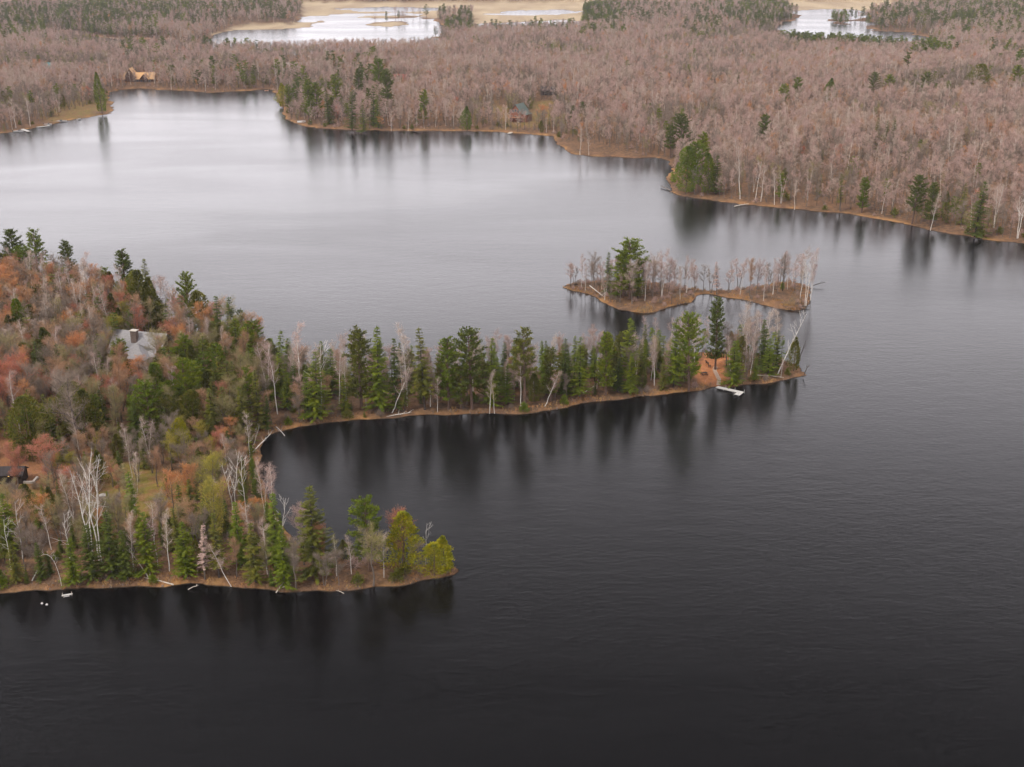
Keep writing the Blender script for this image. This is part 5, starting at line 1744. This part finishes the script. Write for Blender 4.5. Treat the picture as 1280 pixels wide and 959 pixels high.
# cloud deck: bright towards the horizon, dark rain cloud overhead
ramp = node(nt, 'ShaderNodeValToRGB')
nt.links.new(sx.outputs[2], ramp.inputs[0])
cr = ramp.color_ramp
stops = [(0.0, 1.00), (.06, .98), (.13, .84), (.24, .98), (.33, .72), (.42, .30), (.53, .085), (.68, .03), (1.0, .95)]
cr.elements[0].position, cr.elements[1].position = stops[0][0], stops[-1][0]
for p, v in stops[1:-1]: cr.elements.new(p)
for e, (p, v) in zip(sorted(cr.elements, key=lambda e: e.position), stops):
    e.color = (v * 1.0, v * .955, v * 1.0, 1)
cn = node(nt, 'ShaderNodeTexNoise'); cn.inputs['Scale'].default_value = 2.2; cn.inputs['Detail'].default_value = 4
mp = node(nt, 'ShaderNodeMapping'); mp.inputs['Scale'].default_value = (1, 1, 2.4)
nt.links.new(tc.outputs['Generated'], mp.inputs[0]); nt.links.new(mp.outputs[0], cn.inputs['Vector'])
cm = node(nt, 'ShaderNodeMapRange'); cm.inputs[1].default_value = .3; cm.inputs[2].default_value = .7; cm.inputs[3].default_value = .93; cm.inputs[4].default_value = 1.07
nt.links.new(cn.outputs['Fac'], cm.inputs[0])
# the break in the cloud lies ahead and to the left; it closes to the right
az = node(nt, 'ShaderNodeMapRange'); az.inputs[1].default_value = -.25; az.inputs[2].default_value = .45; az.inputs[3].default_value = 1.04; az.inputs[4].default_value = .84
nt.links.new(sx.outputs[0], az.inputs[0])
m1 = node(nt, 'ShaderNodeMath', operation='MULTIPLY'); nt.links.new(cm.outputs[0], m1.inputs[0]); nt.links.new(az.outputs[0], m1.inputs[1])
m2 = node(nt, 'ShaderNodeMath', operation='MULTIPLY'); nt.links.new(m1.outputs[0], m2.inputs[0]); m2.inputs[1].default_value = 17.0
vm = node(nt, 'ShaderNodeVectorMath', operation='SCALE')
nt.links.new(ramp.outputs[0], vm.inputs[0]); nt.links.new(m2.outputs[0], vm.inputs['Scale'])
cl = mixc(nt, .93, (0, 0, 0), (0, 0, 0))
mixn = cl.node
nt.links.new(sky.outputs[0], mixn.inputs[6]); nt.links.new(vm.outputs[0], mixn.inputs[7])
nt.links.new(cl, bg.inputs[0])
bg.inputs[1].default_value = .1

sun = bpy.data.lights.new('sun', 'SUN')
sun.energy = 1.5
sun.angle = math.radians(18)
sun.color = (1, .93, .82)
so = bpy.data.objects.new('sun', sun); COL.objects.link(so)
dirv = Vector((math.sin(SUN_AZ) * math.cos(SUN_EL), math.cos(SUN_AZ) * math.cos(SUN_EL), math.sin(SUN_EL)))
so.rotation_euler = (-dirv).to_track_quat('-Z', 'Y').to_euler()

hz = MB().box((0, 3000, 80), (9000, 7000, 164))
hm = bpy.data.materials.new('haze_air'); hm.use_nodes = True
hn = hm.node_tree
for n_ in list(hn.nodes):
    if n_.type != 'OUTPUT_MATERIAL': hn.nodes.remove(n_)
pv = node(hn, 'ShaderNodeVolumePrincipled')
pv.inputs['Color'].default_value = (.90, .90, .96, 1)
pv.inputs['Density'].default_value = .00006
pv.inputs['Anisotropy'].default_value = .2
hn.links.new(pv.outputs[0], hn.nodes[0].inputs['Volume'])
HAZE = True
if HAZE:
    tag(hz.build('haze', hm), 'thin pale haze over the whole lake', 'haze', None, 'stuff')

scene.view_settings.view_transform = 'Standard'
scene.view_settings.look = 'None'
scene.view_settings.exposure = 0.75
scene.view_settings.gamma = 1
scene.cycles.max_bounces = 5
scene.cycles.diffuse_bounces = 2
scene.cycles.glossy_bounces = 2
scene.cycles.transmission_bounces = 2
scene.cycles.volume_bounces = 0
scene.cycles.caustics_reflective = False
scene.cycles.caustics_refractive = False
scene.cycles.use_adaptive_sampling = True
scene.cycles.adaptive_threshold = .02
scene.cycles.use_denoising = True
try:
    scene.cycles.denoiser = 'OPENIMAGEDENOISE'
except Exception:
    pass
